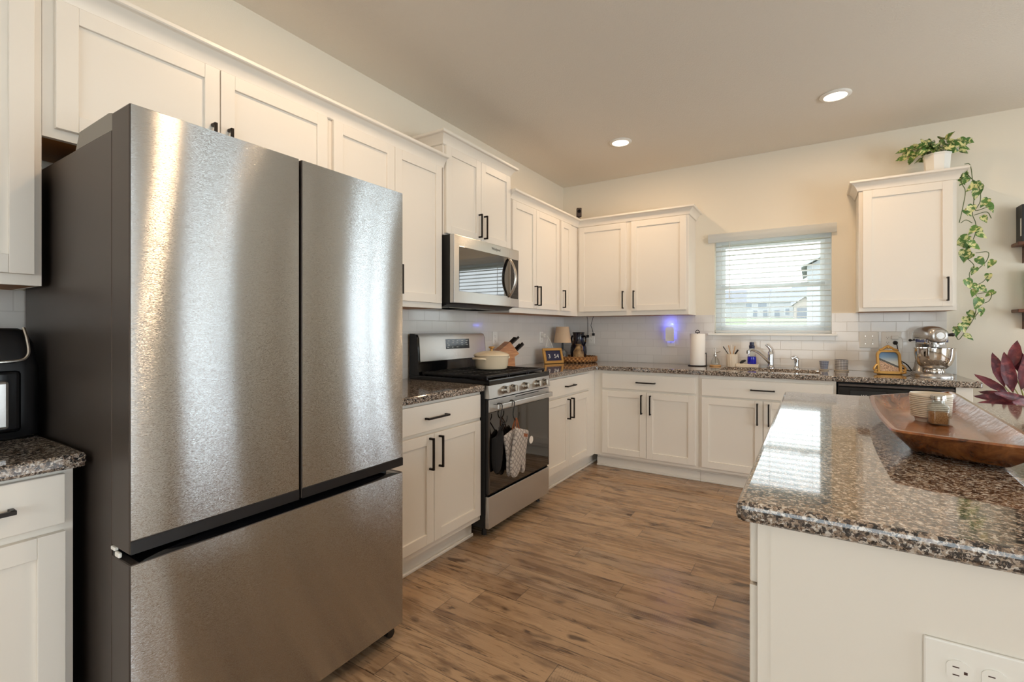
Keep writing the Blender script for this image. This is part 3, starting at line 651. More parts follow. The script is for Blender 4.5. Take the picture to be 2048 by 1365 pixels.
d1 = fdoor(FY0, YM-0.004, 0.693, FZT, 'door'); d2 = fdoor(YM+0.004, FY1, 0.693, FZT, 'door')
for d, a, c in ((d1, FY0, YM-0.004), (d2, YM+0.004, FY1)):
    B().box(FX-0.004, FX-0.001, a+0.002, c-0.002, 0.694, 0.7245).o('bottom_trim', 'black_plastic', d)
fz = fdoor(FY0, FY1, 0.060, 0.668, 'freezer_drawer')
b = B(); b.box(0.70, 0.80, FY0+0.006, FY1-0.006, 0.655, 0.70); b.o('recessed_channel', 'black_gloss', t)
b = B(); n = 24
b.loft([[(0.80, y, 0.667), (0.884, y, 0.667), (0.886-0.030*math.sin(PI*k/n)**0.7, y, 0.669+0.018*math.sin(PI*k/n)**0.6), (0.80, y, 0.669+0.018*math.sin(PI*k/n)**0.6)]
        for k in range(n+1) for y in [FY0+0.02+(FY1-FY0-0.04)*k/n]]); b.o('finger_grip', 'black_gloss', fz)
b = B(); b.prism([(0.50, 1.7525), (0.762, 1.7525), (0.762, 1.796), (0.74, 1.801), (0.53, 1.798)], lambda a, z, y: (a, y, z), FY0+0.006, FY0+0.09).box(0.745, 0.80, FY0+0.03, FY0+0.065, 1.785, 1.803, 0.003).box(0.77, 0.80, FY0+0.03, FY0+0.065, 1.7905, 1.803, 0.003); b.o('hinge_cover', 'hinge_grey', t)
b = B(); b.box(0.50, 0.762, FY1-0.09, FY1-0.01, 1.7525, 1.795, 0.006); b.o('hinge_cover', 'hinge_grey', t)
b = B(); b.box(0.776, 0.800, FY0-0.002, FY0+0.008, 0.683, 0.692, 0.002).box(0.800, 0.826, FY0-0.002, FY0+0.006, 0.671, 0.684, 0.003); b.o('hinge_bracket', 'plate_white', t)
for y in (FY0+0.05, FY1-0.03):
    b = B(); b.cyl((0.79, y, 0.019), (0.85, y+0.0, 0.019), 0.019, None, 14).box(0.74, 0.83, y-0.02, y+0.02, 0.030, 0.052, 0.004); b.o('foot', 'black_plastic', t)

# ------------------------------------------------------------------ gas range
RY0, RY1 = -2.366, -1.602; RX = 0.640; RM = (RY0+RY1)/2
t = thing('gas_range', 'freestanding stainless steel gas range with black oven door', 'range', (0.33, RM, 0))
b = B(); b.box(0.03, RX, RY0, RY1, 0.055, 0.905, 0.003); b.o('body', 'black_matte', t)
b = B(); b.box(0.03, 0.672, RY0-0.001, RY1+0.001, 0.906, 0.940, 0.006); b.o('cooktop', 'black_gloss', t)
b = B(); b.prism([(RX, 0.830), (0.676, 0.830), (0.666, 0.908), (RX, 0.908)], lambda a, z, y: (a, y, z), RY0, RY1); cp = b.o('control_panel', 'steel_appliance', t)
for y in (-2.205, -2.110, -1.957, -1.795, -1.695):
    b = B(); x0 = 0.671
    b.cyl((x0, y, 0.868), (x0+0.012, y, 0.869), 0.026, 0.025, 28).cyl((x0+0.012, y, 0.869), (x0+0.034, y, 0.871), 0.021, 0.020, 28); b.box(x0+0.030, x0+0.040, y-0.0055, y+0.0055, 0.851, 0.891, 0.002)
    b.o('knob', 'knob_steel', cp)
# oven door
b = B(); b.box(RX+0.001, 0.664, RY0+0.004, RY1-0.004, 0.262, 0.822, 0.003); od = b.o('oven_door', 'black_plastic', t)
B().box(0.664, 0.669, RY0+0.004, RY1-0.004, 0.748, 0.822, 0.002).o('door_band', 'steel_appliance', od)
b = B(); b.box(0.664, 0.668, RY0+0.016, RY1-0.016, 0.268, 0.746, 0.001); b.o('glass', 'oven_glass', od)
b = B(); b.box(0.664, 0.669, RY0+0.004, RY0+0.015, 0.264, 0.747).box(0.664, 0.669, RY1-0.015, RY1-0.004, 0.264, 0.747); b.o('side_trim', 'fridge_side', od)
b = B(); b.box(0.700, 0.715, RY0+0.040, RY1-0.030, 0.764, 0.796, 0.005)
for y in (RY0+0.055, RY1-0.045): b.box(0.668, 0.705, y-0.012, y+0.012, 0.768, 0.792, 0.003)
b.o('handle', 'steel_appliance', od)
b = B(); b.box(0.6695, 0.6705, RY0+0.30, RY1-0.16, 0.808, 0.813); b.o('vent_slot', 'black_matte', od)
YZ = lambda x, y, z: Matrix.Translation((x, y, z)) @ Matrix(((0, 0, 1, 0), (1, 0, 0, 0), (0, 1, 0, 0), (0, 0, 0, 1)))
b = B(); b.text('Whirlpool', 0.034, YZ(0.6686, -2.015, 0.338)); b.o('lettering', 'text_white', od)
b = B(); b.cyl((0.668, -1.862, 0.492), (0.6688, -1.862, 0.492), 0.026, None, 28); b.o('sticker', 'paper', od)
b = B(); b.box(RX+0.001, 0.668, RY0+0.003, RY1-0.003, 0.058, 0.248, 0.003); b.o('storage_drawer', 'steel_appliance', t)
b = B(); b.box(RX-0.02, 0.655, RY0+0.006, RY1-0.006, 0.248, 0.262); b.o('drawer_gap', 'black_gloss', t)
for x in (0.10, 0.60):
    for y in (RY0+0.05, RY1-0.05): B().cyl((x, y, 0), (x, y, 0.056), 0.016, 0.012, 14).o('foot', 'black_plastic', t)
# backguard
b = B(); b.prism([(0.03, 0.94), (0.115, 0.94), (0.110, 1.00), (0.098, 1.18), (0.085, 1.205), (0.06, 1.212), (0.03, 1.212)], lambda a, z, y: (a, y, z), RY0+0.003, RY1-0.003); bg = b.o('backguard', 'black_gloss', t)
b = B(); b.prism([(0.050, 1.214), (0.062, 1.2145), (0.088, 1.207), (0.1015, 1.182), (0.112, 1.028), (0.106, 1.022), (0.05, 1.022)], lambda a, z, y: (a, y, z), RY0+0.018, RY1-0.012); b.o('backguard_panel', 'steel_appliance', bg)
b = B(); b.prism([(0.104, 1.102), (0.1075, 1.102), (0.1025, 1.172), (0.098, 1.172)], lambda a, z, y: (a, y, z), -2.085, -1.815); dp = b.o('display', 'black_gloss', bg)
b = B(); random.seed(3)
for k in range(5):
    for r in range(4):
        y = -2.07+k*0.052+0.006*(r % 2); z = 1.112+r*0.015; x = 0.1075-(z-1.102)/0.07*0.005
        if random.random() < 0.75: b.box(x-0.001, x+0.0009, y, y+0.012+0.012*random.random(), z, z+0.0035)
b.o('key_labels', 'text_white', dp)
# grates and burners
def grate(y0, y1, nm):
    b = B(); z = 0.962; x0, x1 = 0.135, 0.635; w = 0.0055
    for x in (x0, x1): b.box(x-w*1.6, x+w*1.6, y0, y1, z-0.014, z, 0.002)
    for y in (y0+w, y1-w): b.box(x0, x1, y-w, y+w, z-0.014, z, 0.002)
    for k in range(1, 5):
        y = y0+(y1-y0)*k/5; b.box(x0, x1, y-w*0.8, y+w*0.8, z-0.010, z, 0.002)
    for x in ((x0+x1)/2, x0+0.12, x1-0.12): b.box(x-w, x+w, y0, y1, z-0.012, z-0.001, 0.002)
    for x in (x0, x1):
        for y in (y0+0.01, y1-0.01): b.box(x-0.006, x+0.006, y-0.006, y+0.006, 0.940, z-0.012)
    b.o('grate', 'black_iron', t)
gw = (RY1-RY0-0.03)/3
for k in range(3): grate(RY0+0.015+gw*k+0.002, RY0+0.015+gw*(k+1)-0.002, k)
for x, y, r in ((0.25, RY0+0.14, 0.036), (0.50, RY0+0.14, 0.045), (0.38, RM, 0.04), (0.25, RY1-0.14, 0.04), (0.50, RY1-0.14, 0.034)):
    b = B(); b.lathe(x, y, [(r*1.3, 0.9395), (r*1.3, 0.943), (r, 0.945), (r, 0.950), (r*0.8, 0.952), (0, 0.952)], 28); b.o('burner', 'black_iron', t)

# ------------------------------------------------------------------ microwave
MY0, MY1, MZ0, MZ1, MX = -2.352, -1.575, 1.408, 1.838, 0.396
t = thing('microwave', 'stainless over-the-range microwave with curved handle', 'microwave', (0.2, RM, MZ0))
b = B(); b.box(0.0, MX-0.036, MY0, MY1, MZ0, MZ1, 0.003); b.o('body', 'black_matte', t)
YS = -1.700
b = B(); b.box(MX-0.035, MX, MY0, YS-0.001, MZ0, MZ1, 0.004); dd = b.o('door', 'steel_appliance', t)
b = B(); b.box(MX-0.001, MX+0.0015, MY0+0.052, YS-0.005, MZ0+0.075, MZ1-0.070, 0.001); b.o('window', 'reflective_glass', dd)
b = B(); b.box(MX-0.035, MX, YS+0.001, MY1, MZ0, MZ1, 0.004); pn = b.o('control_panel', 'steel_appliance', t)
b = B(); b.box(MX-0.001, MX+0.0015, YS+0.004, MY1-0.014, MZ0+0.062, MZ1-0.075, 0.001); kp = b.o('keypad', 'black_gloss', pn)
b = B(); random.seed(5)
for r in range(9):
    for k in range(3): b.box(MX+0.0012, MX+0.002, YS+0.040+k*0.022, YS+0.050+k*0.022, MZ0+0.085+r*0.022, MZ0+0.088+r*0.022)
b.o('key_labels', 'fridge_side', kp)
pts = spl([(MX, YS-0.022, 1.480), (MX+0.020, YS-0.020, 1.500), (MX+0.048, YS-0.014, 1.560), (MX+0.056, YS-0.012, 1.620), (MX+0.048, YS-0.014, 1.680), (MX+0.020, YS-0.020, 1.742), (MX, YS-0.022, 1.762)], 5)
b = B(); rings = []
for i, p in enumerate(pts):
    a = pts[max(i-1, 0)]; c = pts[min(i+1, len(pts)-1)]; tn = (c-a).normalized(); nr = Vector((tn.z, 0, -tn.x)).normalized(); yv = Vector((0, 1, 0))
    rings.append([tuple(p+yv*(0.016*math.cos(q))+nr*(0.008*math.sin(q))) for q in [2*PI*k/12 for k in range(12)]])
b.loft(rings); b.o('handle', 'knob_steel', dd)
b = B(); b.text('Whirlpool', 0.026, YZ(MX+0.0002, -1.885, MZ1-0.034)); b.o('lettering', 'text_dark', dd)
b = B(); b.prism([(0.02, MZ0-0.022), (0.30, MZ0-0.022), (0.345, MZ0-0.001), (0.02, MZ0-0.001)], lambda a, z, y: (a, y, z), MY0+0.008, MY1-0.008); un = b.o('vent_base', 'black_plastic', t)
b = B()
for y in (MY0+0.12, MY1-0.36): b.box(0.06, 0.26, y, y+0.24, MZ0-0.025, MZ0-0.021, 0.001)
b.o('grease_filter', 'steel_appliance', un)

# ------------------------------------------------------------------ dishwasher
t = thing('dishwasher', 'black dishwasher under the counter right of the sink', 'dishwasher', (2.737, -0.3, 0))
B().box(2.434, 3.046, -0.600, -0.02, 0.03, 0.868).o('body', 'black_matte', t)
b = B(); b.box(2.436, 3.044, -0.632, -0.601, 0.115, 0.740, 0.004); b.o('door', 'black_gloss', t)
b = B(); b.box(2.436, 3.044, -0.636, -0.601, 0.744, 0.842, 0.006); pn = b.o('control_panel', 'black_gloss', t)
b = B(); b.box(2.437, 3.043, -0.630, -0.601, 0.846, 0.862, 0.002); b.o('top_strip', 'fridge_side', t)
b = B(); b.box(2.50, 2.70, -0.639, -0.635, 0.770, 0.820, 0.004); b.o('grip_pocket', 'black_matte', pn)
XZ = lambda x, y, z, a=0.0: Matrix.Translation((x, y, z)) @ Matrix.Rotation(a, 4, 'Z') @ Matrix.Rotation(PI/2, 4, 'X')
b = B(); b.text('Whirlpool', 0.026, XZ(2.62, -0.6395, 0.783)); b.o('lettering', 'text_white', pn)
b = B(); b.box(2.44, 3.04, -0.56, -0.03, 0, 0.11); b.o('toe_panel', 'black_matte', t)

# ------------------------------------------------------------------ sink and faucet
t = thing('kitchen_sink', 'undermount stainless sink set in the granite under the window', 'sink', (1.98, -0.33, 0.68))
b = B(); x0, x1, y0, y1 = SX0-0.004, SX1+0.004, SY0-0.004, SY1+0.004; zt, zb = 0.8755, 0.69; w = 0.003
b.box(x0-0.02, x0, y0-0.02, y1+0.02, zb, zt).box(x1, x1+0.02, y0-0.02, y1+0.02, zb, zt).box(x0, x1, y0-0.02, y0, zb, zt).box(x0, x1, y1, y1+0.02, zb, zt).box(x0-0.02, x1+0.02, y0-0.02, y1+0.02, zb-0.01, zb); b.o('basin', 'steel_appliance', t)
b = B(); b.lathe(1.98, -0.33, [(0.045, zb), (0.045, zb+0.003), (0.03, zb+0.003), (0.0, zb+0.001)], 24); b.o('drain', 'chrome', t)
t = thing('faucet', 'chrome single-handle faucet behind the sink', 'faucet', (1.985, -0.085, 0.914))
b = B(); b.lathe(1.985, -0.085, [(0.032, 0.914), (0.032, 0.922), (0.026, 0.928), (0.023, 0.945), (0.024, 1.02), (0.022, 1.045), (0.017, 1.055), (0, 1.058)], 28); b.o('body', 'chrome', t)
b = B(); b.tube(spl([(1.975, -0.10, 0.958), (1.945, -0.14, 1.000), (1.905, -0.19, 1.045), (1.870, -0.235, 1.068), (1.845, -0.262, 1.068), (1.832, -0.276, 1.058)], 6), 0.012, 12, None).cyl((1.832, -0.276, 1.064), (1.832, -0.276, 1.040), 0.014, 0.0135, 16); b.o('spout', 'chrome', t)
b = B(); b.tube(spl([(1.988, -0.085, 1.050), (1.982, -0.090, 1.072), (1.966, -0.10, 1.096), (1.950, -0.105, 1.112)], 5), 0.010, 10, [0.017, 0.016, 0.015, 0.014, 0.013, 0.012, 0.012, 0.011, 0.011, 0.010, 0.010, 0.010, 0.010, 0.010, 0.009, 0.008]); b.o('handle', 'chrome', t)
t = thing('sink_sprayer', 'short chrome side sprayer right of the faucet', 'sprayer', (2.172, -0.085, 0.914))
b = B(); b.lathe(2.172, -0.085, [(0.024, 0.914), (0.024, 0.919), (0.018, 0.926), (0.015, 0.945), (0.017, 0.975), (0.018, 0.990), (0.012, 0.998), (0, 1.0)], 24); b.o('body', 'chrome', t)
b = B(); b.tube([(2.178, -0.085, 0.990), (2.168, -0.090, 1.004), (2.150, -0.098, 1.008), (2.138, -0.104, 0.998)], 0.012, 10, [0.014, 0.014, 0.013, 0.014]).box(2.146, 2.172, -0.100, -0.090, 1.014, 1.020, 0.002); b.o('spray_head', 'chrome', t)
# ------------------------------------------------------------------ things on the range and the left counters
ZC = 0.9142
px, py, pz = 0.385, -1.925, 0.9625
t = thing('dutch_oven', 'cream enamel dutch oven with lid on the range grates', 'pot', (px, py, pz))
b = B(); b.lathe(px, py, [(0.0, pz), (0.092, pz), (0.106, pz+0.008), (0.114, pz+0.03), (0.120, pz+0.088), (0.122, pz+0.094), (0.117, pz+0.094), (0.112, pz+0.03), (0.0, pz+0.012)], 56); b.o('pot_body', 'cream_enamel', t)
b = B(); b.lathe(px, py, [(0.124, pz+0.0945), (0.126, pz+0.097), (0.124, pz+0.103), (0.11, pz+0.112), (0.07, pz+0.124), (0.02, pz+0.130), (0.0, pz+0.130)], 56); ld = b.o('lid', 'cream_enamel', t)
b = B(); b.lathe(px, py, [(0.008, pz+0.129), (0.008, pz+0.142), (0.016, pz+0.148), (0.021, pz+0.152), (0.021, pz+0.157), (0.012, pz+0.160), (0, pz+0.160)], 24); b.o('lid_knob', 'gold', ld)
for sx in (-1, 1):
    b = B(); a0 = math.radians(-98) if sx > 0 else math.radians(82)
    dx, dy = math.cos(a0), math.sin(a0); tx, ty = -dy, dx; z = pz+0.078
    P = [(0.112, -0.046, z-0.004), (0.135, -0.043, z), (0.152, -0.026, z+0.002), (0.156, 0, z+0.003), (0.152, 0.026, z+0.002), (0.135, 0.043, z), (0.112, 0.046, z-0.004)]
    b.tube(spl([(px+dx*a+tx*c, py+dy*a+ty*c, zz) for a, c, zz in P], 4), 0.008, 8); b.o('loop_handle', 'cream_enamel', t)

kx, ky = 0.135, -1.365
t = thing('knife_block', 'wooden knife block full of dark-handled knives behind the pot', 'knife block', (kx, ky, ZC))
xf = rotz(math.radians(62), (kx, ky, ZC))
b = B(xf); b.prism([(-0.06, 0), (0.07, 0), (0.062, 0.10), (0.105, 0.125), (0.02, 0.225), (-0.085, 0.150)], lambda a, z, w: (a, w, z), -0.048, 0.048); b.o('block', 'knife_wood', t)
random.seed(8)
for r in range(2):
    for k in range(3):
        a, z = 0.088-0.052*r, 0.145+0.055*r; w = -0.028+0.028*k; L = 0.085+0.02*random.random(); dx, dz = 0.77, 0.64
        b = B(xf); b.tube([(a, w, z), (a+dx*L*0.5, w, z+dz*L*0.5), (a+dx*L, w, z+dz*L)], 0.008, 8, [0.0085, 0.0095, 0.010]); b.o('knife', 'handle_bronze', t)

# gold framed clock, leaning back
ca = math.atan2(0.89, 0.45)
xf = Matrix.Translation((0.199, -0.605, ZC+0.0012)) @ Matrix.Rotation(ca, 4, 'Z') @ Matrix.Rotation(math.radians(-16), 4, 'X')
t = thing('desk_clock', 'small gold-framed clock with white digits leaning on the corner counter', 'clock', (0.199, -0.605, ZC))
w, h, fw, d = 0.112, 0.150, 0.026, 0.011
b = B(xf); b.box(-w, w, -d, d, 0, fw, 0.004).box(-w, w, -d, d, h-fw, h, 0.004).box(-w, -w+fw, -d, d, fw-0.002, h-fw+0.002, 0.004).box(w-fw, w, -d, d, fw-0.002, h-fw+0.002, 0.004)
i = fw-0.007
b.box(-w+i, w-i, -d-0.003, -d+0.004, i, i+0.004).box(-w+i, w-i, -d-0.003, -d+0.004, h-i-0.004, h-i).box(-w+i, -w+i+0.004, -d-0.003, -d+0.004, i, h-i).box(w-i-0.004, w-i, -d-0.003, -d+0.004, i, h-i); b.o('frame', 'gold', t)
b = B(xf); b.box(-w+fw-0.001, w-fw+0.001, -d*0.4, d*0.6, fw-0.001, h-fw+0.001); f = b.o('face', 'navy', t)
b = B(xf); b.prism([(0.012, 0.10), (0.012, 0.085), (0.060, 0.017), (0.066, 0.018)], lambda a, z, u: (u, a, z), -0.02, 0.02); b.o('stand', 'black_plastic', t)
TX = lambda x, y, z: Matrix.Translation((x, y, z)) @ Matrix.Rotation(PI/2, 4, 'X')
b = B(xf); b.text('3', 0.058, TX(-0.047, -d*0.4-0.0008, h/2-0.006)).text('54', 0.058, TX(0.037, -d*0.4-0.0008, h/2-0.006)); b.o('digits', 'text_white', f)

# wicker tray with lamp and jugs
wx, wy = 0.262, -0.262
t = thing('wicker_tray', 'round woven wicker tray on the corner counter', 'tray', (wx, wy, ZC))
b = B(); R = 0.222; prof = [(0.0, ZC), (R-0.045, ZC), (R-0.012, ZC+0.006), (R, ZC+0.022), (R-0.004, ZC+0.042), (R-0.014, ZC+0.052), (R-0.024, ZC+0.048), (R-0.030, ZC+0.030), (R-0.045, ZC+0.014), (0, ZC+0.012)]
b.lathe(wx, wy, prof, 64); b.o('basket', 'wicker', t, None)
b = B(); n = 84
for q in range(2):
    P = [(wx+(R-0.012)*math.cos(2*PI*k/n)+0, wy+(R-0.012)*math.sin(2*PI*k/n), ZC+0.050+0.005*math.sin(14*PI*k/n*2+q*PI)) for k in range(n+1)]
    b.tube(P, 0.0075, 6)
b.o('braided_rim', 'wicker', t)
zt = ZC+0.0125
lx, ly = 0.128, -0.282
t = thing('table_lamp', 'small table lamp with beige shade in the wicker tray', 'lamp', (lx, ly, zt))
b = B(); b.lathe(lx, ly, [(0.0, zt), (0.040, zt), (0.050, zt+0.015), (0.057, zt+0.045), (0.050, zt+0.080), (0.030, zt+0.104), (0.018, zt+0.112), (0.0, zt+0.112)], 36); b.o('base', 'stone_blue', t)
b = B(); b.lathe(lx, ly, [(0.010, zt+0.11), (0.010, zt+0.20), (0.0, zt+0.20)], 14); b.o('stem', 'black_plastic', t)
b = B(); b.lathe(lx, ly, [(0.088, 1.106), (0.089, 1.106), (0.064, 1.268), (0.063, 1.268), (0.062, 1.266), (0.0865, 1.108)], 48, cap=False); b.lathe(lx, ly, [(0.0, 1.262), (0.063, 1.262), (0.063, 1.2635), (0.0, 1.2635)], 40); b.o('lamp_shade', 'lamp_fabric', t)
jx, jy = 0.254, -0.168
t = thing('pitcher', 'dark navy two-handled pitcher at the back of the wicker tray', 'jug', (jx, jy, zt))
b = B(); b.lathe(jx, jy, [(0.0, zt), (0.062, zt), (0.076, zt+0.03), (0.084, zt+0.08), (0.080, zt+0.13), (0.062, zt+0.18), (0.054, zt+0.21), (0.056, zt+0.255), (0.062, zt+0.285), (0.058, zt+0.285), (0.050, zt+0.25), (0.048, zt+0.21), (0.0, zt+0.20)], 44); b.o('body', 'jug_glaze', t)
for s in (-1, 1):
    b = B(); dx, dy = 0.95*s, -0.31*s
    b.tube(spl([(jx+dx*0.052, jy+dy*0.052, zt+0.235), (jx+dx*0.085, jy+dy*0.085, zt+0.245), (jx+dx*0.098, jy+dy*0.098, zt+0.215), (jx+dx*0.09, jy+dy*0.09, zt+0.18), (jx+dx*0.072, jy+dy*0.072, zt+0.15)], 5), 0.009, 8); b.o('handle', 'jug_glaze', t)
sx, sy = 0.318, -0.314
t = thing('clay_jug', 'small brown clay jug in front of the dark pitcher', 'jug', (sx, sy, zt))
b = B(); b.lathe(sx, sy, [(0.0, zt), (0.052, zt), (0.056, zt+0.01), (0.054, zt+0.07), (0.050, zt+0.095), (0.034, zt+0.125), (0.026, zt+0.14), (0.026, zt+0.158), (0.033, zt+0.168), (0.029, zt+0.168), (0.021, zt+0.155), (0.0, zt+0.12)], 36); b.o('body', 'rust_clay', t)
b = B(); b.tube(spl([(sx+0.022, sy-0.01, zt+0.155), (sx+0.045, sy-0.012, zt+0.150), (sx+0.050, sy-0.014, zt+0.12), (sx+0.044, sy-0.013, zt+0.10)], 4), 0.005, 8); b.o('handle', 'rust_clay', t)
# cords hanging from the corner cabinet
for k, (P, lab) in enumerate([([(0.335, -0.14, 1.372), (0.325, -0.10, 1.33), (0.305, -0.05, 1.26), (0.292, -0.016, 1.185)], 'thin black cord hanging under the corner cabinet, leftmost of two'),
                              ([(0.405, -0.14, 1.372), (0.375, -0.10, 1.33), (0.345, -0.06, 1.28), (0.352, -0.04, 1.24), (0.356, -0.030, 1.205)], 'black cord with plug hanging under the corner cabinet, right of its twin')]):
    t = thing('power_cord', lab, 'cord', P[-1], 'cords under the corner cabinet')
    B().tube(spl(P, 6), 0.0028, 6).o('cable', 'rubber', t)
    e = P[-1]; B().box(e[0]-0.012, e[0]+0.012, -0.034, -0.0105, e[2]-0.030, e[2]-0.002, 0.004).o('plug', 'rubber', t)
# security camera on the crown
t = thing('security_camera', 'tiny black security camera standing on the corner crown molding', 'camera', (0.334, -0.335, 2.326))
xf = rotz(math.radians(28), (0.334, -0.335, 2.3255))
b = B(xf); b.lathe(0, 0, [(0.022, 0), (0.022, 0.006), (0.006, 0.010), (0.006, 0.03), (0, 0.03)], 20); b.o('stand', 'black_plastic', t)
b = B(xf); b.box(-0.025, 0.025, -0.022, 0.022, 0.024, 0.112, 0.006); hd = b.o('housing', 'camera_brown', t)
b = B(xf); b.cyl((0, -0.022, 0.078), (0, -0.026, 0.078), 0.017, 0.016, 20).cyl((0, -0.026, 0.078), (0, -0.028, 0.078), 0.008, None, 16); b.o('lens', 'black_gloss', hd)

# outlets and switches -------------------------------------------------------
def outlet_plate(name, label, cat, fx, u, z, w=0.072, h=0.115, kind='outlet', n=1, horiz=False, group='white wall plates'):
    c = fx(u, 0, z); t = thing(name, label, cat, c, group)
    def bx(b, u0, u1, d0, d1, z0, z1, bev=0.0):
        p, q = fx(u0, d0, z0), fx(u1, d1, z1); b.box(p[0], q[0], p[1], q[1], p[2], q[2], bev)
    b = B(); bx(b, u-w/2, u+w/2, 0.0, 0.006, z-h/2, z+h/2, 0.003); b.o('plate', 'plate_white', t)
    for k in range(n):
        uc = u+(k-(n-1)/2)*0.046
        for s in (-1, 1):
            if kind == 'outlet':
                a, c2 = (uc+s*0.0205, z) if horiz else (uc, z+s*0.0195)
                b = B(); N = 28; pl = []
                for q in range(N):
                    an = 2*PI*q/N; cu, cz = 0.0172*math.cos(an), 0.0172*math.sin(an)
                    if horiz: cu = max(-0.0145, min(0.0145, cu))
                    else: cz = max(-0.0145, min(0.0145, cz))
                    pl.append((a+cu, c2+cz))
                b.prism(pl, lambda uu, zz, d: fx(uu, d, zz), 0.0055, 0.0078); so = b.o('socket', 'plate_white', t)
                b = B()
                for q in (-1, 1):
                    if horiz: bx(b, a-0.007, a+0.001, 0.0070, 0.0080, c2+q*0.0062-0.0009, c2+q*0.0062+0.0009)
                    else: bx(b, a+q*0.0062-0.0009, a+q*0.0062+0.0009, 0.0070, 0.0080, c2-0.001, c2+0.007)
                g0, g1 = ((a+0.0085, c2) if horiz else (a, c2-0.0085))
                bx(b, g0-0.0022, g0+0.0022, 0.0070, 0.0080, g1-0.0022, g1+0.0022); b.o('slots', 'slot_dark', so)
            elif s == 1:
                b = B(); bx(b, uc-0.006, uc+0.006, 0.0055, 0.0065, z-0.013, z+0.013); bx(b, uc-0.0042, uc+0.0042, 0.006, 0.015, z-0.004, z+0.010, 0.001); b.o('toggle', 'plate_white', t)
        if kind == 'switch':
            b = B()
            for s in (-1, 1): p, q = fx(uc, 0.0055, z+s*0.030), fx(uc, 0.0072, z+s*0.030); b.cyl(p, q, 0.003, None, 10)
            b.o('screw', 'knob_steel', t)
    return t
FL = lambda u, d, z: (0.008+d, u, z); FB = lambda u, d, z: (u, -0.008-d, z); FI = lambda u, d, z: (u, -3.6493-d, z)
outlet_plate('wall_outlet', 'white outlet on the tile behind the knife block', 'outlet', FL, -1.335, 1.165)
ot = outlet_plate('wall_outlet', 'white outlet on the corner tile above the gold clock', 'outlet', FL, -0.520, 1.160)
outlet_plate('wall_outlet', 'white outlet on the tile beside the dark pitcher', 'outlet', FB, 0.330, 1.150)
outlet_plate('wall_outlet', 'white outlet on the tile behind the glowing night light', 'outlet', FB, 1.142, 1.135)
outlet_plate('light_switch', 'white double switch plate on the tile right of the window', 'switch', FB, 2.659, 1.158, 0.122, 0.125, 'switch', 2)
outlet_plate('wall_outlet', 'wide white outlet plate on the tile above the gold picture frame', 'outlet', FB, 2.797, 1.158, 0.122, 0.125, 'outlet', 2)
outlet_plate('wall_outlet', 'white sideways outlet on the island end panel', 'outlet', FI, 2.4955, 0.702, 0.125, 0.084, 'outlet', 1, True)
# adapters
t = thing('plug_adapter', 'white plug with looped cable in the corner outlet', 'plug', (0.03, -0.52, 1.16))
b = B(); b.cyl((0.0165, -0.520, 1.182), (0.052, -0.520, 1.182), 0.021, 0.019, 20); b.o('plug', 'plate_white', t)
b = B(); b.tube(spl([(0.050, -0.520, 1.180), (0.075, -0.515, 1.172), (0.075, -0.495, 1.155), (0.066, -0.495, 1.130), (0.075, -0.49, 1.155), (0.098, -0.49, 1.120), (0.125, -0.50, 1.065), (0.14, -0.505, 1.02), (0.14, -0.51, 0.96)], 6), 0.0026, 6)
b.tube(spl([(0.066, -0.495, 1.130), (0.060, -0.51, 1.08), (0.068, -0.53, 1.062), (0.074, -0.50, 1.075), (0.066, -0.485, 1.06)], 6), 0.0026, 6); b.o('cable', 'plate_white', t)
t = thing('plug_adapter', 'white plug with black cord plug above the gold picture frame', 'plug', (2.81, -0.03, 1.17))
b = B(); b.box(2.795, 2.838, -0.040, -0.0165, 1.166, 1.192, 0.004); b.o('plug', 'plate_white', t)
b = B(); b.tube(spl([(2.836, -0.028, 1.180), (2.856, -0.034, 1.176), (2.862, -0.034, 1.140), (2.86, -0.03, 1.08), (2.855, -0.03, 1.0)], 6), 0.0024, 6); b.o('cable', 'plate_white', t)
b = B(); b.cyl((2.820, -0.0165, 1.138), (2.820, -0.045, 1.138), 0.016, 0.012, 16).tube(spl([(2.82, -0.045, 1.138), (2.825, -0.058, 1.12), (2.845, -0.05, 1.02), (2.87, -0.06, 0.94)], 6), 0.003, 6); b.o('black_plug', 'rubber', t)
# night light
t = thing('night_light', 'white plug-in night light glowing blue under the cabinet', 'night light', (1.140, -0.04, 1.14))
b = B(); R = 0.012
pl = [(1.140+a, z) for a, z in [(-0.036, 1.128), (0.036, 1.128), (0.038, 1.14), (0.038, 1.245), (0.030, 1.262), (0.012, 1.272), (-0.012, 1.272), (-0.030, 1.262), (-0.038, 1.245), (-0.038, 1.14)]]
b.prism(pl, lambda u, z, d: (u, -d, z), 0.030, 0.062); b.o('housing', 'plate_white', t)
b = B(); b.prism([(1.140+(u-1.140)*0.93, 1.2+(z-1.2)*0.95) for u, z in pl], lambda u, z, d: (u, -d, z), 0.0165, 0.0295); b.o('light_ring', 'night_glow', t)
l = bpy.data.lights.new('night_lamp', 'POINT'); l.energy = 0.5; l.color = (0.10, 0.13, 1.0); l.shadow_soft_size = 0.01
lo = bpy.data.objects.new('night_lamp', l); COL.objects.link(lo); lo.parent = t; lo.location = (0.0, -0.022, 0.152)

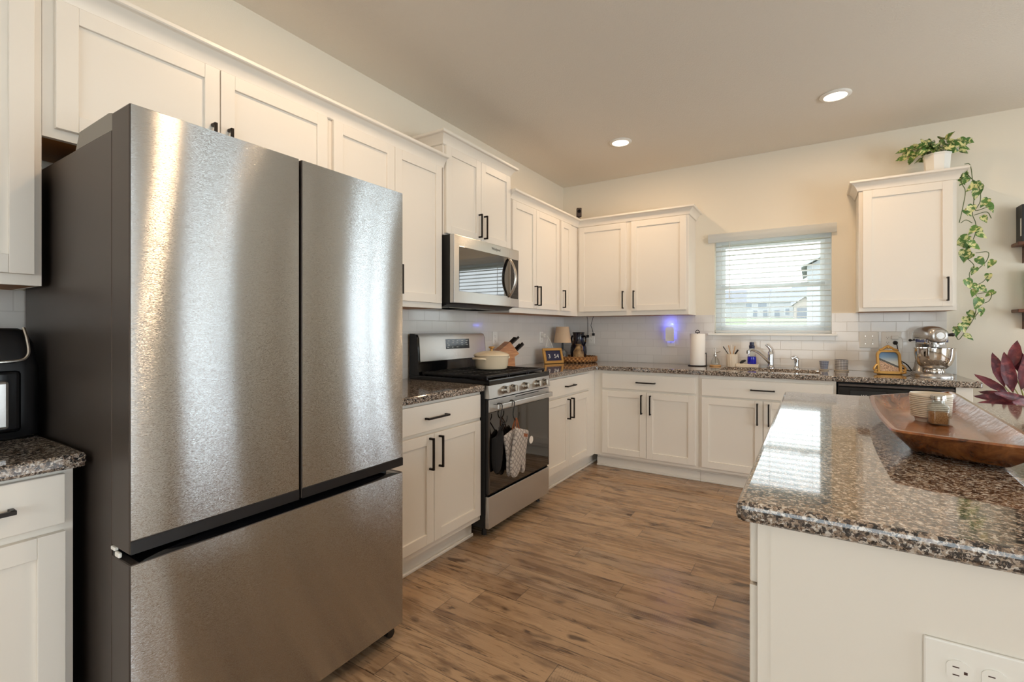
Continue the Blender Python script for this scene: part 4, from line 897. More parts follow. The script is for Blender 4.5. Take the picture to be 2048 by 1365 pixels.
# ------------------------------------------------------------------ back counter items
cx, cy = 1.412, -0.165
t = thing('paper_towel_holder', 'black wire paper towel holder on the back counter', 'holder', (cx, cy, ZC))
b = B(); b.lathe(cx, cy, [(0, ZC), (0.080, ZC), (0.082, ZC+0.004), (0.078, ZC+0.007), (0, ZC+0.007)], 40); b.o('base', 'black_matte', t)
b = B(); b.tube([(cx, cy, ZC+0.006), (cx, cy, ZC+0.298)], 0.0035, 8)
b.tube(spl([(cx-0.016, cy, ZC+0.296), (cx-0.016, cy, ZC+0.308), (cx, cy, ZC+0.320), (cx+0.016, cy, ZC+0.308), (cx+0.016, cy, ZC+0.296)], 6), 0.0032, 8).tube([(cx-0.016, cy, ZC+0.297), (cx+0.016, cy, ZC+0.297)], 0.0032, 8)
b.tube(spl([(cx+0.074, cy+0.004, ZC+0.006), (cx+0.074, cy+0.004, ZC+0.10), (cx+0.072, cy, ZC+0.118), (cx+0.068, cy-0.01, ZC+0.11)], 5), 0.003, 8); b.o('wire_arm', 'black_matte', t)
b = B(); b.lathe(cx, cy, [(0.022, ZC+0.0075), (0.063, ZC+0.0075), (0.0645, ZC+0.012), (0.0645, ZC+0.282), (0.063, ZC+0.287), (0.022, ZC+0.287), (0.020, ZC+0.284), (0.020, ZC+0.01)], 48, cap=False); tag(b.o('paper_towel_roll', 'paper'), 'white paper towel roll standing on the black holder', 'paper towel')
mx, my = 1.552, -0.115
tag(B().lathe(mx, my, [(0, ZC), (0.046, ZC), (0.048, ZC+0.006), (0.044, ZC+0.011), (0.0, ZC+0.009)], 36).o('coaster', 'coaster_wood'), 'round wooden coaster under the glass mister', 'coaster')
t = thing('glass_mister', 'clear glass plant mister with metal pump on wooden coaster', 'bottle', (mx, my, ZC+0.0115)); z = ZC+0.0115
b = B(); b.lathe(mx, my, [(0, z), (0.034, z), (0.038, z+0.006), (0.036, z+0.03), (0.024, z+0.058), (0.012, z+0.072), (0.012, z+0.082), (0.010, z+0.082), (0.010, z+0.072), (0.022, z+0.056), (0.034, z+0.03), (0.035, z+0.008), (0, z+0.004)], 32); b.o('bottle', 'jar_glass', t)
b = B(); b.lathe(mx, my, [(0.013, z+0.074), (0.015, z+0.076), (0.015, z+0.090), (0.008, z+0.094), (0.007, z+0.110), (0.003, z+0.113), (0.003, z+0.140), (0.008, z+0.142), (0.008, z+0.147), (0, z+0.148)], 18).tube([(mx, my, z+0.102), (mx+0.022, my-0.004, z+0.112), (mx+0.042, my-0.008, z+0.120)], 0.0035, 8, [0.004, 0.003, 0.0035]).tube(spl([(mx+0.012, my-0.004, z+0.096), (mx+0.018, my-0.008, z+0.085), (mx+0.012, my-0.010, z+0.074)], 4), 0.002, 6).tube([(mx, my, z+0.075), (mx, my, z+0.01)], 0.002, 6); b.o('pump', 'knob_steel', t)
# sink caddy
ux, uy = 1.780, -0.112
t = thing('sink_caddy', 'beige ceramic sink tray holding the blue soap bottle', 'tray', (ux, uy, ZC))
b = B(); b.box(1.722, 1.897, uy-0.036, uy+0.036, ZC, ZC+0.030, 0.006); b.o('tray', 'ceramic_beige', t)
kx, ky = 1.688, -0.108
t = thing('utensil_crock', 'beige ribbed crock of brushes and sticks beside the sink', 'crock', (kx, ky, ZC))
b = B(); N = 96; pr = [(0.0, 0.0), (0.044, 0.0), (0.047, 0.004), (0.047, 0.108), (0.044, 0.112), (0.041, 0.108), (0.041, 0.012), (0.0, 0.010)]
b.loft([[(kx+(max(r, 1e-4)+(0.0012*math.sin(a*24) if 0.046 < r else 0))*math.cos(a), ky+(max(r, 1e-4)+(0.0012*math.sin(a*24) if 0.046 < r else 0))*math.sin(a), ZC+z) for a in [2*PI*q/N for q in range(N)]] for r, z in pr]); b.o('pot_body', 'ceramic_beige', t)
for k, (dx, dy, L, m, r, lab) in enumerate([(-0.072, 0.0, 0.175, 'black_plastic', 0.0035, 'thin black straw leaning left out of the crock'), (-0.030, 0.01, 0.185, 'coaster_wood', 0.003, 'slim wooden stick second from left in the crock'), (-0.004, 0.0, 0.190, 'plate_white', 0.0038, 'white brush handle upright in the crock'), (0.022, 0.012, 0.180, 'coaster_wood', 0.003, 'slim wooden stick leaning right in the crock'), (0.050, -0.01, 0.150, 'black_plastic', 0.006, 'stubby black brush handle leaning right in the crock')]):
    b = B(); x0, y0 = kx-dx*0.30, ky-dy*0.3; b.tube([(x0, y0, ZC+0.014), (kx+dx*0.35, ky+dy*0.35, ZC+0.10), (kx+dx, ky+dy, ZC+L)], r, 8, [r*0.8, r, r*1.2])
    tag(b.o('utensil', m), lab, 'utensil', 'sticks and brushes in the crock')
sx, sy, z = 1.844, -0.112, ZC+0.0305
t = thing('soap_bottle', 'upside-down clear soap bottle with blue liquid and dark cap', 'bottle', (sx, sy, z))
b = B(); b.lathe(sx, sy, [(0, z), (0.031, z), (0.035, z+0.006), (0.034, z+0.060), (0.033, z+0.064), (0, z+0.064)], 28); b.o('liquid', 'blue_soap', t)
b = B(); b.lathe(sx, sy, [(0.0335, z+0.062), (0.028, z+0.085), (0.014, z+0.110), (0.012, z+0.130), (0.010, z+0.130), (0.012, z+0.108), (0.026, z+0.084), (0.0318, z+0.065)], 28, cap=False); b.o('bottle', 'jar_glass', t)
b = B(); b.lathe(sx, sy, [(0.012, z+0.126), (0.021, z+0.128), (0.023, z+0.155), (0.018, z+0.160), (0.017, z+0.186), (0, z+0.188)], 24); b.o('cap', 'navy', t)
b = B(); b.tube([(1.752, uy-0.006, ZC+0.036), (1.770, uy-0.008, ZC+0.047), (1.797, uy-0.01, ZC+0.060)], 0.012, 10, [0.006, 0.013, 0.007]); tag(b.o('scrub_brush', 'black_plastic'), 'small black scrub brush lying in the sink tray', 'brush')
b = B(); b.tube([(2.085, -0.128, ZC+0.006), (2.098, -0.131, ZC+0.006)], 0.006, 8).tube([(2.112, -0.132, ZC+0.006), (2.120, -0.130, ZC+0.006)], 0.005, 8)
# little pots
def pot(x, y, r0, r1, h, m, lab):
    t = thing('small_planter', lab, 'planter', (x, y, ZC), 'patterned little pots by the sink')
    B().lathe(x, y, [(0, ZC), (r0+0.006, ZC), (r0+0.010, ZC+0.008), (r0+0.006, ZC+0.010), (0, ZC+0.010)], 32).o('saucer', 'ceramic_beige', t)
    b = B(); b.lathe(x, y, [(0, ZC+0.0105), (r0, ZC+0.0105), (r1, ZC+h-0.004), (r1+0.002, ZC+h), (r1-0.004, ZC+h), (r0-0.004, ZC+0.03), (0, ZC+0.03)], 40); b.o('pot_body', m, t)
pot(2.362, -0.125, 0.024, 0.032, 0.074, 'pot_blue', 'small blue patterned pot right of the sink')
pot(2.476, -0.125, 0.041, 0.044, 0.090, 'pot_lattice', 'wider lattice patterned pot right of the blue pot')
# gold picture frame
px, py = 2.757, -0.285
t = thing('picture_frame', 'ornate gold arched picture frame leaning by the mixer', 'picture frame', (px, py, ZC))
xf = Matrix.Translation((px, py, ZC+0.0008)) @ Matrix.Rotation(math.radians(10), 4, 'Z') @ Matrix.Rotation(math.radians(-13), 4, 'X')
def arch(w, h0, h1, n=14):
    pts = [(-w, 0.0)]; R = w*0.42
    pts += [(-w+R-R*math.cos(a), h0+(h1-h0)*math.sin(a)) for a in [PI/2*k/n for k in range(n+1)]]
    pts += [(w-R+R*math.sin(a), h0+(h1-h0)*math.cos(a)) for a in [PI/2*k/n for k in range(n+1)]]
    return pts+[(w, 0.0)]
o1, i1 = arch(0.074, 0.135, 0.178), [(x, 0.020+z) for x, z in arch(0.056, 0.108, 0.142)]
b = B(xf); b.loft([[(x, -0.004, z) for x, z in o1], [(x*0.97, -0.013, 0.002+z*0.985) for x, z in o1], [(x*1.06, -0.013, z) for x, z in i1], [(x, -0.005, z) for x, z in i1], [(x, 0.004, z) for x, z in i1], [(x, 0.006, z) for x, z in o1], [(x, -0.004, z) for x, z in o1]], cap=False)
# carved leaves: crest and lower corners
for s in (-1, 1):
    b.tube(spl([(0, -0.010, 0.206), (s*0.018, -0.012, 0.196), (s*0.034, -0.012, 0.183), (s*0.054, -0.011, 0.176)], 4), 0.008, 8, None)
    b.ball((s*0.018, -0.011, 0.190), (0.010, 0.006, 0.007)).ball((s*0.040, -0.011, 0.180), (0.009, 0.006, 0.006))
    b.tube(spl([(s*0.074, -0.010, 0.070), (s*0.087, -0.010, 0.055), (s*0.094, -0.010, 0.036), (s*0.083, -0.010, 0.024), (s*0.080, -0.010, 0.036)], 4), 0.007, 8)
    b.tube(spl([(s*0.092, -0.010, 0.022), (s*0.082, -0.010, 0.010), (s*0.060, -0.010, 0.009)], 4), 0.0075, 8).ball((s*0.087, -0.010, 0.013), (0.011, 0.007, 0.009))
b.ball((0, -0.011, 0.200), (0.011, 0.007, 0.013)); b.o('frame', 'gold', t)
b = B(xf); b.prism(i1, lambda x, z, y: (x, y, z), 0.0005, 0.0035); b.o('picture', 'landscape_print', t)

# ------------------------------------------------------------------ stand mixer
ang = math.radians(-78)     # head points towards the room and to the right
mxx, mxy = 2.978, -0.270
xf = rotz(ang, (mxx, mxy, ZC+0.0008)) @ Matrix.Diagonal((0.92, 1, 1, 1))
t = thing('stand_mixer', 'silver stand mixer with polished steel bowl on the back counter', 'mixer', (mxx, mxy, ZC))
b = B(xf); P = [(-0.150+0.0, 0.0)]
def oval(x0, x1, w0, w1, n=40):
    r = []
    for k in range(n):
        a = 2*PI*k/n; c, s = math.cos(a), math.sin(a); u = (x0+x1)/2+(x1-x0)/2*math.copysign(abs(c)**0.8, c); f = (u-x0)/(x1-x0)
        r.append((u, (w0+(w1-w0)*f)*math.copysign(abs(s)**0.8, s)))
    return r
b.loft([[(x, y, 0.0) for x, y in oval(-0.165, 0.190, 0.080, 0.118)], [(x, y, 0.010) for x, y in oval(-0.165, 0.190, 0.080, 0.118)], [(x, y, 0.022) for x, y in oval(-0.160, 0.183, 0.074, 0.108)], [(x, y, 0.028) for x, y in oval(-0.150, 0.170, 0.066, 0.094)]])
b.loft([[(x, y, z) for x, y in oval(x0, x1, w, w*0.9)] for z, x0, x1, w in ((0.024, -0.158, -0.02, 0.066), (0.06, -0.150, -0.045, 0.052), (0.12, -0.140, -0.055, 0.044), (0.19, -0.138, -0.045, 0.044), (0.225, -0.140, -0.03, 0.048))]); b.o('body', 'mixer_silver', t)
b = B(xf); rings = []
for x, zc, ry, rz in ((-0.172, 0.282, 0.012, 0.012), (-0.166, 0.282, 0.034, 0.034), (-0.145, 0.282, 0.052, 0.052), (-0.10, 0.284, 0.060, 0.058), (-0.04, 0.288, 0.064, 0.060), (0.03, 0.290, 0.066, 0.060), (0.09, 0.288, 0.064, 0.058), (0.135, 0.284, 0.058, 0.053), (0.158, 0.280, 0.048, 0.046), (0.166, 0.279, 0.036, 0.036)):
    rings.append([(x, ry*math.copysign(abs(math.cos(a))**0.85, math.cos(a)), zc+rz*math.copysign(abs(math.sin(a))**0.85, math.sin(a))) for a in [2*PI*k/36 for k in range(36)]])
b.loft(rings); b.smooth = 60; hd = b.o('head', 'mixer_silver', t)
b = B(xf); rings = []
for z, k in ((0.224, 0.96), (0.232, 1.0), (0.250, 1.0), (0.262, 1.0)):
    rings.append([(x*1.0, y*k, z) for x, y in oval(-0.14, 0.155, 0.064, 0.0665)])
b.loft(rings); b.o('trim_band', 'chrome', hd)
for s in (-1, 1):
    b = B(xf); b.text('KitchenAid', 0.030, Matrix.Translation((0.035, s*0.0672, 0.246)) @ Matrix.Rotation(0 if s < 0 else PI, 4, 'Z') @ Matrix.Rotation(PI/2, 4, 'X'), 0.0012); b.o('lettering', 'text_blue', hd)
b = B(xf); b.cyl((0.150, 0, 0.284), (0.172, 0, 0.284), 0.031, 0.029, 28); hb = b.o('hub_cap', 'chrome', hd)
b = B(xf); b.cyl((0.172, 0, 0.284), (0.174, 0, 0.284), 0.022, None, 24); b.o('hub_badge', 'mixer_silver', hb)
b = B(xf); b.cyl((0.150, 0.040, 0.287), (0.150, 0.070, 0.290), 0.008, 0.012, 14).ball((0.150, 0.074, 0.290), 0.0125); b.o('hub_knob', 'black_gloss', hd)
b = B(xf); b.cyl((-0.09, -0.060, 0.247), (-0.09, -0.076, 0.247), 0.004, None, 10).ball((-0.09, -0.080, 0.247), (0.013, 0.010, 0.010)); b.ball((-0.055, -0.070, 0.250), (0.010, 0.006, 0.007)); b.o('speed_lever', 'black_gloss', hd)
b = B(xf); b.lathe(0.082, 0, [(0.030, 0.226), (0.030, 0.206), (0.016, 0.203), (0.014, 0.17), (0, 0.17)], 24); b.o('beater_shaft', 'mixer_silver', hd)
b = B(xf); b.lathe(0.078, 0, [(0.0, 0.030), (0.056, 0.030), (0.058, 0.038), (0.054, 0.046), (0.050, 0.052), (0.066, 0.060), (0.090, 0.085), (0.103, 0.120), (0.108, 0.155), (0.109, 0.192), (0.113, 0.194), (0.113, 0.198), (0.108, 0.198), (0.105, 0.155), (0.099, 0.120), (0.086, 0.088), (0.06, 0.062), (0.0, 0.058)], 72); b.smooth = 50; b.o('mixing_bowl', 'bowl_steel', t)
b = B(xf); b.tube(spl([(-0.155, -0.04, 0.030), (-0.20, -0.05, 0.018), (-0.215, -0.105, 0.05), (-0.18, -0.135, 0.095), (-0.125, -0.135, 0.10), (-0.09, -0.10, 0.07), (-0.10, -0.07, 0.03)], 6), 0.004, 8); b.o('power_cord', 'rubber', t)
b = B(); b.xf = Matrix.Translation((3.115, -0.034, ZC+0.0010)) @ Matrix.Rotation(math.radians(-5), 4, 'X'); b.box(-0.085, 0.052, -0.006, 0.006, 0, 0.165, 0.003)
tag(b.o('cutting_board', 'board_white'), 'white board leaning on the wall behind the mixer', 'board')

# ------------------------------------------------------------------ air fryer
t = thing('air_fryer', 'black air fryer with silver trim on the left counter', 'air fryer', (0.16, -4.35, ZC))
b = B(); ax0, ax1, ay0, ay1 = 0.03, 0.292, -4.52, -4.197
def rr(x0, x1, y0, y1, r, n=6):
    pts = []
    for cx, cy, a0 in ((x1-r, y1-r, 0), (x0+r, y1-r, PI/2), (x0+r, y0+r, PI), (x1-r, y0+r, 1.5*PI)):
        pts += [(cx+r*math.cos(a0+PI/2*k/n), cy+r*math.sin(a0+PI/2*k/n)) for k in range(n+1)]
    return pts
b.loft([[(x, y, z) for x, y in rr(ax0+i, ax1-i-q, ay0+i, ay1-i-0.5*q, 0.045)] for z, i, q in ((ZC, 0.012, 0), (ZC+0.008, 0.002, 0), (ZC+0.05, 0.0, 0), (ZC+0.20, 0.0, 0.0), (ZC+0.285, 0.004, 0.012), (ZC+0.322, 0.010, 0.026), (ZC+0.330, 0.022, 0.03))]); b.smooth = 50; b.o('body', 'black_plastic', t)
b = B(); b.box(ax1-0.004, ax1+0.008, ay0+0.05, ay1-0.050, ZC+0.025, ZC+0.205, 0.010); dw = b.o('basket_drawer', 'black_gloss', t)
b = B(); b.box(ax1+0.004, ax1+0.042, -4.39, -4.277, ZC+0.040, ZC+0.178, 0.008); b.o('handle', 'mixer_silver', dw)
b = B(); b.tube(spl([(0.262, -4.234, ZC+0.331), (0.276, -4.230, ZC+0.300), (0.286, -4.228, ZC+0.262), (0.290, -4.234, ZC+0.243), (0.294, -4.250, ZC+0.234), (0.2955, -4.30, ZC+0.231), (0.2955, -4.42, ZC+0.231)], 6), 0.0045, 8); b.o('trim_line', 'knob_steel', t)

# ------------------------------------------------------------------ oven mitts on hooks
hx = 0.7185
def shook(y, label):
    b = B(); z = 0.796
    b.tube(spl([(hx+0.004, y+0.006, z-0.028), (hx+0.003, y+0.008, z-0.004), (hx-0.007, y+0.004, z+0.0045), (hx-0.022, y, z+0.002), (hx-0.0245, y-0.002, z-0.012)][::-1] + [(hx+0.004, y-0.004, z-0.060), (hx+0.006, y-0.010, z-0.085), (hx+0.007, y+0.006, z-0.112), (hx+0.007, y+0.034, z-0.118), (hx+0.007, y+0.056, z-0.098), (hx+0.007, y+0.058, z-0.075)], 5), 0.0032, 8)
    return tag(b.o('s_hook', 'black_matte'), label, 'hook', 'black hooks on the oven handle')
shook(-2.172, 'black wire hook on the oven handle holding the quilted mitts')
shook(-2.310, 'black wire hook on the oven handle holding the black cloth')
def extrude_outline(b, pts, x0, th, puff=0.6):
    cx = sum(p[0] for p in pts)/len(pts); cz = sum(p[1] for p in pts)/len(pts)
    def ring(k, x): return [(x, cx+(a-cx)*k, cz+(z-cz)*k) for a, z in pts]
    b.loft([ring(0.80, x0), ring(0.95, x0+th*0.12), ring(1.0, x0+th*0.5), ring(0.95, x0+th*0.88), ring(0.80, x0+th)])
def mitt(label, y, z, x0, th, tilt, m, mirror=1):
    O = [(-0.075, 0.0), (-0.082, -0.06), (-0.078, -0.13), (-0.082, -0.19), (-0.076, -0.24), (-0.055, -0.285), (-0.020, -0.300), (0.012, -0.288), (0.030, -0.255), (0.034, -0.215), (0.046, -0.222), (0.066, -0.262), (0.088, -0.268), (0.098, -0.245), (0.092, -0.200), (0.080, -0.150), (0.078, -0.08), (0.080, 0.0)]
    c, s = math.cos(tilt), math.sin(tilt)
    P = [Vector((a*mirror, q, 0)) for a, q in O]; P = spl(P, 3)
    pts = [(y+p.x*c-p.y*s, z+p.x*s+p.y*c) for p in P]
    b = B(); extrude_outline(b, pts, x0, th); b.smooth = 70
    return b, m
tm = thing('oven_mitt', 'grey quilted oven mitt with leather tag hanging in front', 'oven mitt', (0.72, -2.11, 0.62), 'grey quilted oven mitts')
b, m = mitt('', -2.085, 0.612, 0.717, 0.024, math.radians(-16), 'quilt_linen'); b.o('mitt_body', m, tm)
b = B(); b.tube(spl([(0.729, -2.140, 0.612), (0.728, -2.150, 0.645), (0.7255, -2.148, 0.690), (0.728, -2.136, 0.665), (0.730, -2.118, 0.612)], 5), 0.004, 6); b.o('hanging_loop', 'leather', tm)
b = B(); b.xf = Matrix.Translation((0.7405, -2.058, 0.568)) @ Matrix.Rotation(math.radians(-16), 4, 'X'); b.box(-0.0012, 0.0012, -0.024, 0.024, -0.010, 0.010, 0.001); b.o('tag', 'leather', tm)
t2 = thing('oven_mitt', 'grey quilted oven mitt hanging behind the tagged one', 'oven mitt', (0.70, -2.16, 0.62), 'grey quilted oven mitts')
b, m = mitt('', -2.170, 0.612, 0.686, 0.022, math.radians(14), 'quilt_linen', -1); b.o('mitt_body', m, t2)
b = B(); b.tube(spl([(0.697, -2.150, 0.612), (0.705, -2.152, 0.645), (0.7235, -2.152, 0.686), (0.706, -2.140, 0.660), (0.698, -2.128, 0.612)], 5), 0.0035, 6); b.o('hanging_loop', 'leather', t2)
tk = thing('pot_holder', 'black cloth pot holder hanging left of the grey mitts', 'pot holder', (0.70, -2.30, 0.55))
b = B(); O = spl([(-2.352, 0.600), (-2.354, 0.50), (-2.345, 0.40), (-2.32, 0.36), (-2.285, 0.37), (-2.262, 0.44), (-2.250, 0.55), (-2.252, 0.625), (-2.285, 0.612), (-2.32, 0.60)] and [(a, z, 0) for a, z in [(-2.352, 0.600), (-2.354, 0.50), (-2.345, 0.42), (-2.32, 0.385), (-2.285, 0.39), (-2.262, 0.45), (-2.250, 0.55), (-2.252, 0.628), (-2.285, 0.615), (-2.32, 0.602)]], 3)
extrude_outline(b, [(p.x, p.y) for p in O], 0.676, 0.026); b.smooth = 70; b.o('cloth', 'fabric_black', tk)
b = B(); b.tube(spl([(0.690, -2.312, 0.605), (0.712, -2.296, 0.66), (0.7252, -2.286, 0.688), (0.712, -2.272, 0.66), (0.690, -2.262, 0.62)], 5), 0.004, 6); b.o('hanging_loop', 'fabric_black', tk)

# ------------------------------------------------------------------ island tray
NL, NR, FR, FLp = (2.453, -3.105), (2.722, -3.190), (2.775, -2.030), (2.470, -2.320)
def rounded_quad(k, end=0.014, ke=1.0):
    # rim outline shrunk by k metres; ends bow outward a little
    C = [Vector(p) for p in (NL, NR, FR, FLp)]; c = sum(C, Vector((0, 0)))/4; out = []; N = 12
    Q = [Vector((p.x-math.copysign(k, p.x-c.x), p.y-math.copysign(k*ke, p.y-c.y))) for p in C]
    for i in range(4):
        a, e = Q[i], Q[(i+1) % 4]; bow = (Vector((0, -end)), Vector((0.010, 0)), Vector((0, end)), Vector((-0.010, 0)))[i]
        for j in range(N): f = 0.025+0.95*j/(N-1); out.append(a.lerp(e, f)+bow*math.sin(PI*f))
    return out
t = thing('dough_bowl', 'long carved wooden dough bowl tray on the island', 'tray', (2.6, -2.7, ZC))
def rimz(p): return -0.006*(1-min(1.0, abs((p.y+2.66)/0.5)**2))
z = ZC+0.0005
b = B(); b.loft([[(p.x, p.y, z) for p in rounded_quad(0.058, 0.01, 1.5)], [(p.x, p.y, z+0.008) for p in rounded_quad(0.050, 0.012, 1.3)], [(p.x, p.y, z+0.040) for p in rounded_quad(0.021, 0.014, 1.2)],
     [(p.x, p.y, z+0.064+rimz(p)) for p in rounded_quad(0.001)], [(p.x, p.y, z+0.069+rimz(p)) for p in rounded_quad(0.003)], [(p.x, p.y, z+0.069+rimz(p)) for p in rounded_quad(0.013)], [(p.x, p.y, z+0.065+rimz(p)) for p in rounded_quad(0.016)],
     [(p.x, p.y, z+0.040) for p in rounded_quad(0.034, 0.012, 1.2)], [(p.x, p.y, z+0.022) for p in rounded_quad(0.050, 0.012, 1.3)], [(p.x, p.y, z+0.018) for p in rounded_quad(0.058, 0.01, 1.4)]])
b.smooth = 35; b.o('bowl', 'dough_wood', t)
zb = z+0.0185; bx0, by0 = 2.617, -2.565
N = 64
prof = [(0.0, 0.0), (0.040, 0.0), (0.042, 0.010)]; zq = 0.012
prof += [(0.046, 0.014)]
for k in range(12): prof += [(0.0492+0.0003*k, 0.0155+k*0.0062), (0.0526+0.0003*k, 0.0172+k*0.0062), (0.0530+0.0003*k, 0.0190+k*0.0062), (0.0526+0.0003*k, 0.0206+k*0.0062)]
prof += [(0.0550, 0.092), (0.0535, 0.094), (0.0515, 0.091), (0.047, 0.03), (0.0, 0.022)]
t = thing('ribbed_bowls', 'beige ribbed ceramic bowl set standing in the wooden tray', 'bowl', (bx0, by0, zb))
b = B(); b.lathe(bx0, by0, [(r, zb+h) for r, h in prof], N); b.smooth = 30; b.o('outer_bowl', 'ceramic_beige', t)
jx, jy = 2.624, -2.635
t = thing('spice_jar', 'small glass spice jar with silver shaker lid in the tray', 'jar', (jx, jy, zb))
xf = rotz(math.radians(12), (jx, jy, zb+0.0004))
def sq(r, z, rad): return [(x, y, z) for x, y in rr(-r, r, -r, r, min(rad, r*0.999), 5)]
b = B(xf); b.loft([sq(0.020, 0, 0.006), sq(0.0225, 0.004, 0.007), sq(0.0225, 0.058, 0.007), sq(0.0195, 0.066, 0.013), sq(0.016, 0.070, 0.0155), sq(0.016, 0.078, 0.0155), sq(0.0142, 0.078, 0.014), sq(0.0142, 0.070, 0.014), sq(0.0178, 0.064, 0.012), sq(0.0208, 0.057, 0.006), sq(0.0208, 0.005, 0.006)], cap=True); b.o('glass', 'jar_glass', t)
b = B(xf); b.loft([sq(0.0203, 0.0052, 0.006), sq(0.0203, 0.040, 0.006)]); b.o('spice', 'spice', t)
b = B(xf); b.lathe(0, 0, [(0.0165, 0.079), (0.0195, 0.079), (0.0195, 0.093), (0.018, 0.096), (0.0, 0.098)], 32); b.lathe(0, 0, [(0.0201, 0.082), (0.0206, 0.084), (0.0201, 0.086)], 32, False); b.o('lid', 'knob_steel', t)

# ------------------------------------------------------------------ wall shelves right
def shelf(z, lab):
    t = thing('wall_shelf', lab, 'shelf', (3.75, 0, z), 'dark wooden wall shelves')
    B().box(3.455, 4.05, -0.135, 0, z-0.022, z, 0.003).o('board', 'shelf_wood', t)
    for x in (3.52, 3.98):
        b = B(); pl = [(0.0, -0.022), (0.125, -0.022), (0.125, -0.042)] + [(0.125-0.085*math.sin(PI/2*k/8), -0.042-0.065*(1-math.cos(PI/2*k/8))) for k in range(1, 9)] + [(0.036, -0.125), (0.0, -0.135)]
        b.prism(pl, lambda d, h, x_: (x_, -d, z+h), x-0.011, x+0.011); b.o('bracket', 'shelf_wood', t)
shelf(1.833, 'dark wooden bracket shelf at the right edge, upper of two'); shelf(1.378, 'dark wooden bracket shelf at the right edge, lower of two')
def book(x0, x1, z, h, m, lab, dep=0.11, y0=-0.118, pages='book_white'):
    t = thing('book', lab, 'book', ((x0+x1)/2, -0.06, z), 'books on the wall shelves')
    b = B(); b.box(x0, x1, y0, y0+0.006, z, z+h, 0.002).box(x0, x0+0.003, y0+0.004, y0+dep, z, z+h).box(x1-0.003, x1, y0+0.004, y0+dep, z, z+h); b.o('cover', m, t)
    b = B(); b.box(x0+0.003, x1-0.003, y0+0.006, y0+dep-0.003, z+0.003, z+h-0.003); b.o('pages', pages, t); return t
z = 1.8335
bk = book(3.478, 3.532, z, 0.252, 'book_black', 'thick black book standing at the end of the upper wall shelf')
b = B(); b.box(3.4765, 3.478, -0.108, -0.090, z+0.04, z+0.16); b.o('spine_band', 'text_white', bk)
book(3.534, 3.590, z, 0.240, 'book_white', 'white book beside the thick black book on the upper shelf')
z = 1.3785
t = thing('canister', 'teal and white canister on the lower wall shelf', 'canister', (3.565, -0.066, z))
b = B(); b.lathe(3.565, -0.066, [(0, z), (0.050, z), (0.052, z+0.004), (0.053, z+0.075), (0, z+0.075)], 40); b.o('white_base', 'pot_white', t)
b = B(); b.lathe(3.565, -0.066, [(0.0531, z+0.0755), (0.058, z+0.25), (0.060, z+0.262), (0.050, z+0.268), (0, z+0.268)], 40); b.o('body', 'teal_book', t)
# ------------------------------------------------------------------ plants
def leaf(b, c, d, nrm, L, wd, fold=0.25, curl=0.2, heart=True, wav=0.0):
    d = Vector(d).normalized(); nrm = Vector(nrm); nrm = (nrm-d*nrm.dot(d)); nrm = nrm.normalized() if nrm.length > 1e-4 else d.orthogonal().normalized(); s = d.cross(nrm); c = Vector(c)
    if heart: prof = [(0.0, 0.18), (-0.06, 0.55), (0.06, 0.86), (0.25, 1.0), (0.48, 0.84), (0.72, 0.48), (0.90, 0.17), (1.0, 0.01)]
    else: prof = [(0.0, 0.06), (0.10, 0.35), (0.26, 0.82), (0.44, 1.0), (0.62, 0.92), (0.80, 0.60), (0.93, 0.24), (1.0, 0.01)]
    V = []; nn = len(prof)
    for layer in (0, 1):
        for i, (t, w) in enumerate(prof):
            tc = max(t, 0.0)
            for k in (-1, -0.5, 0, 0.5, 1):
                ww = w*wd/2*k; wv = wav*math.sin(i*2.4+k*3)*abs(k)
                p = c+d*L*(t if k else tc)+s*ww+nrm*(fold*abs(ww)-curl*L*tc*tc+wv-layer*0.0006)
                V.append(tuple(p))
    F = []
    for i in range(nn-1):
        for k in range(4):
            a = i*5+k; F.append((a, a+1, a+6, a+5)); o = nn*5; F.append((o+a, o+a+5, o+a+6, o+a+1))
    b._add(V, F)
random.seed(11)
ctop = 2.2870
ppx, ppy = 3.030, -0.205
t = thing('pothos_plant', 'trailing variegated pothos in a white pot on the right cabinet', 'plant', (ppx, ppy, ctop))
def hexr(r, z, n=8): return [(ppx+r*math.cos(2*PI*(k+0.5)/n), ppy+r*math.sin(2*PI*(k+0.5)/n), z) for k in range(n)]
b = B(); b.loft([hexr(0.064, ctop), hexr(0.076, ctop+0.178), hexr(0.080, ctop+0.180), hexr(0.080, ctop+0.192), hexr(0.070, ctop+0.192), hexr(0.066, ctop+0.15)]); b.smooth = 20; b.o('pot', 'pot_white', t)
b = B(); b.lathe(ppx, ppy, [(0.0, ctop+0.148), (0.066, ctop+0.154), (0.066, ctop+0.165), (0.0, ctop+0.172)], 24); b.o('soil', 'rubber', t)
lf = B(); st = B()
cz = ctop+0.19
for k in range(64):
    a = random.uniform(0, 2*PI); r = random.uniform(0.02, 0.15); up = random.uniform(0.02, 0.10)-0.25*max(0, r-0.08)
    c = Vector((ppx+r*math.cos(a)*1.05-0.01, max(min(ppy+r*math.sin(a), -0.09), -0.36), cz+up))
    st.tube(spl([(ppx+0.03*math.cos(a), ppy+0.03*math.sin(a), cz-0.03), (ppx+0.6*r*math.cos(a), ppy+0.6*r*math.sin(a), cz+up*0.9+0.01), tuple(c)], 4), 0.0018, 5)
    d = Vector((math.cos(a)+random.uniform(-0.5, 0.5), math.sin(a)*0.6+random.uniform(-0.5, 0.3), random.uniform(-0.7, 0.25)))
    leaf(lf, c, d, (0.5*math.cos(a), -1.0, random.uniform(-0.2, 0.7)), random.uniform(0.048, 0.074), random.uniform(0.038, 0.056), 0.3, 0.25)
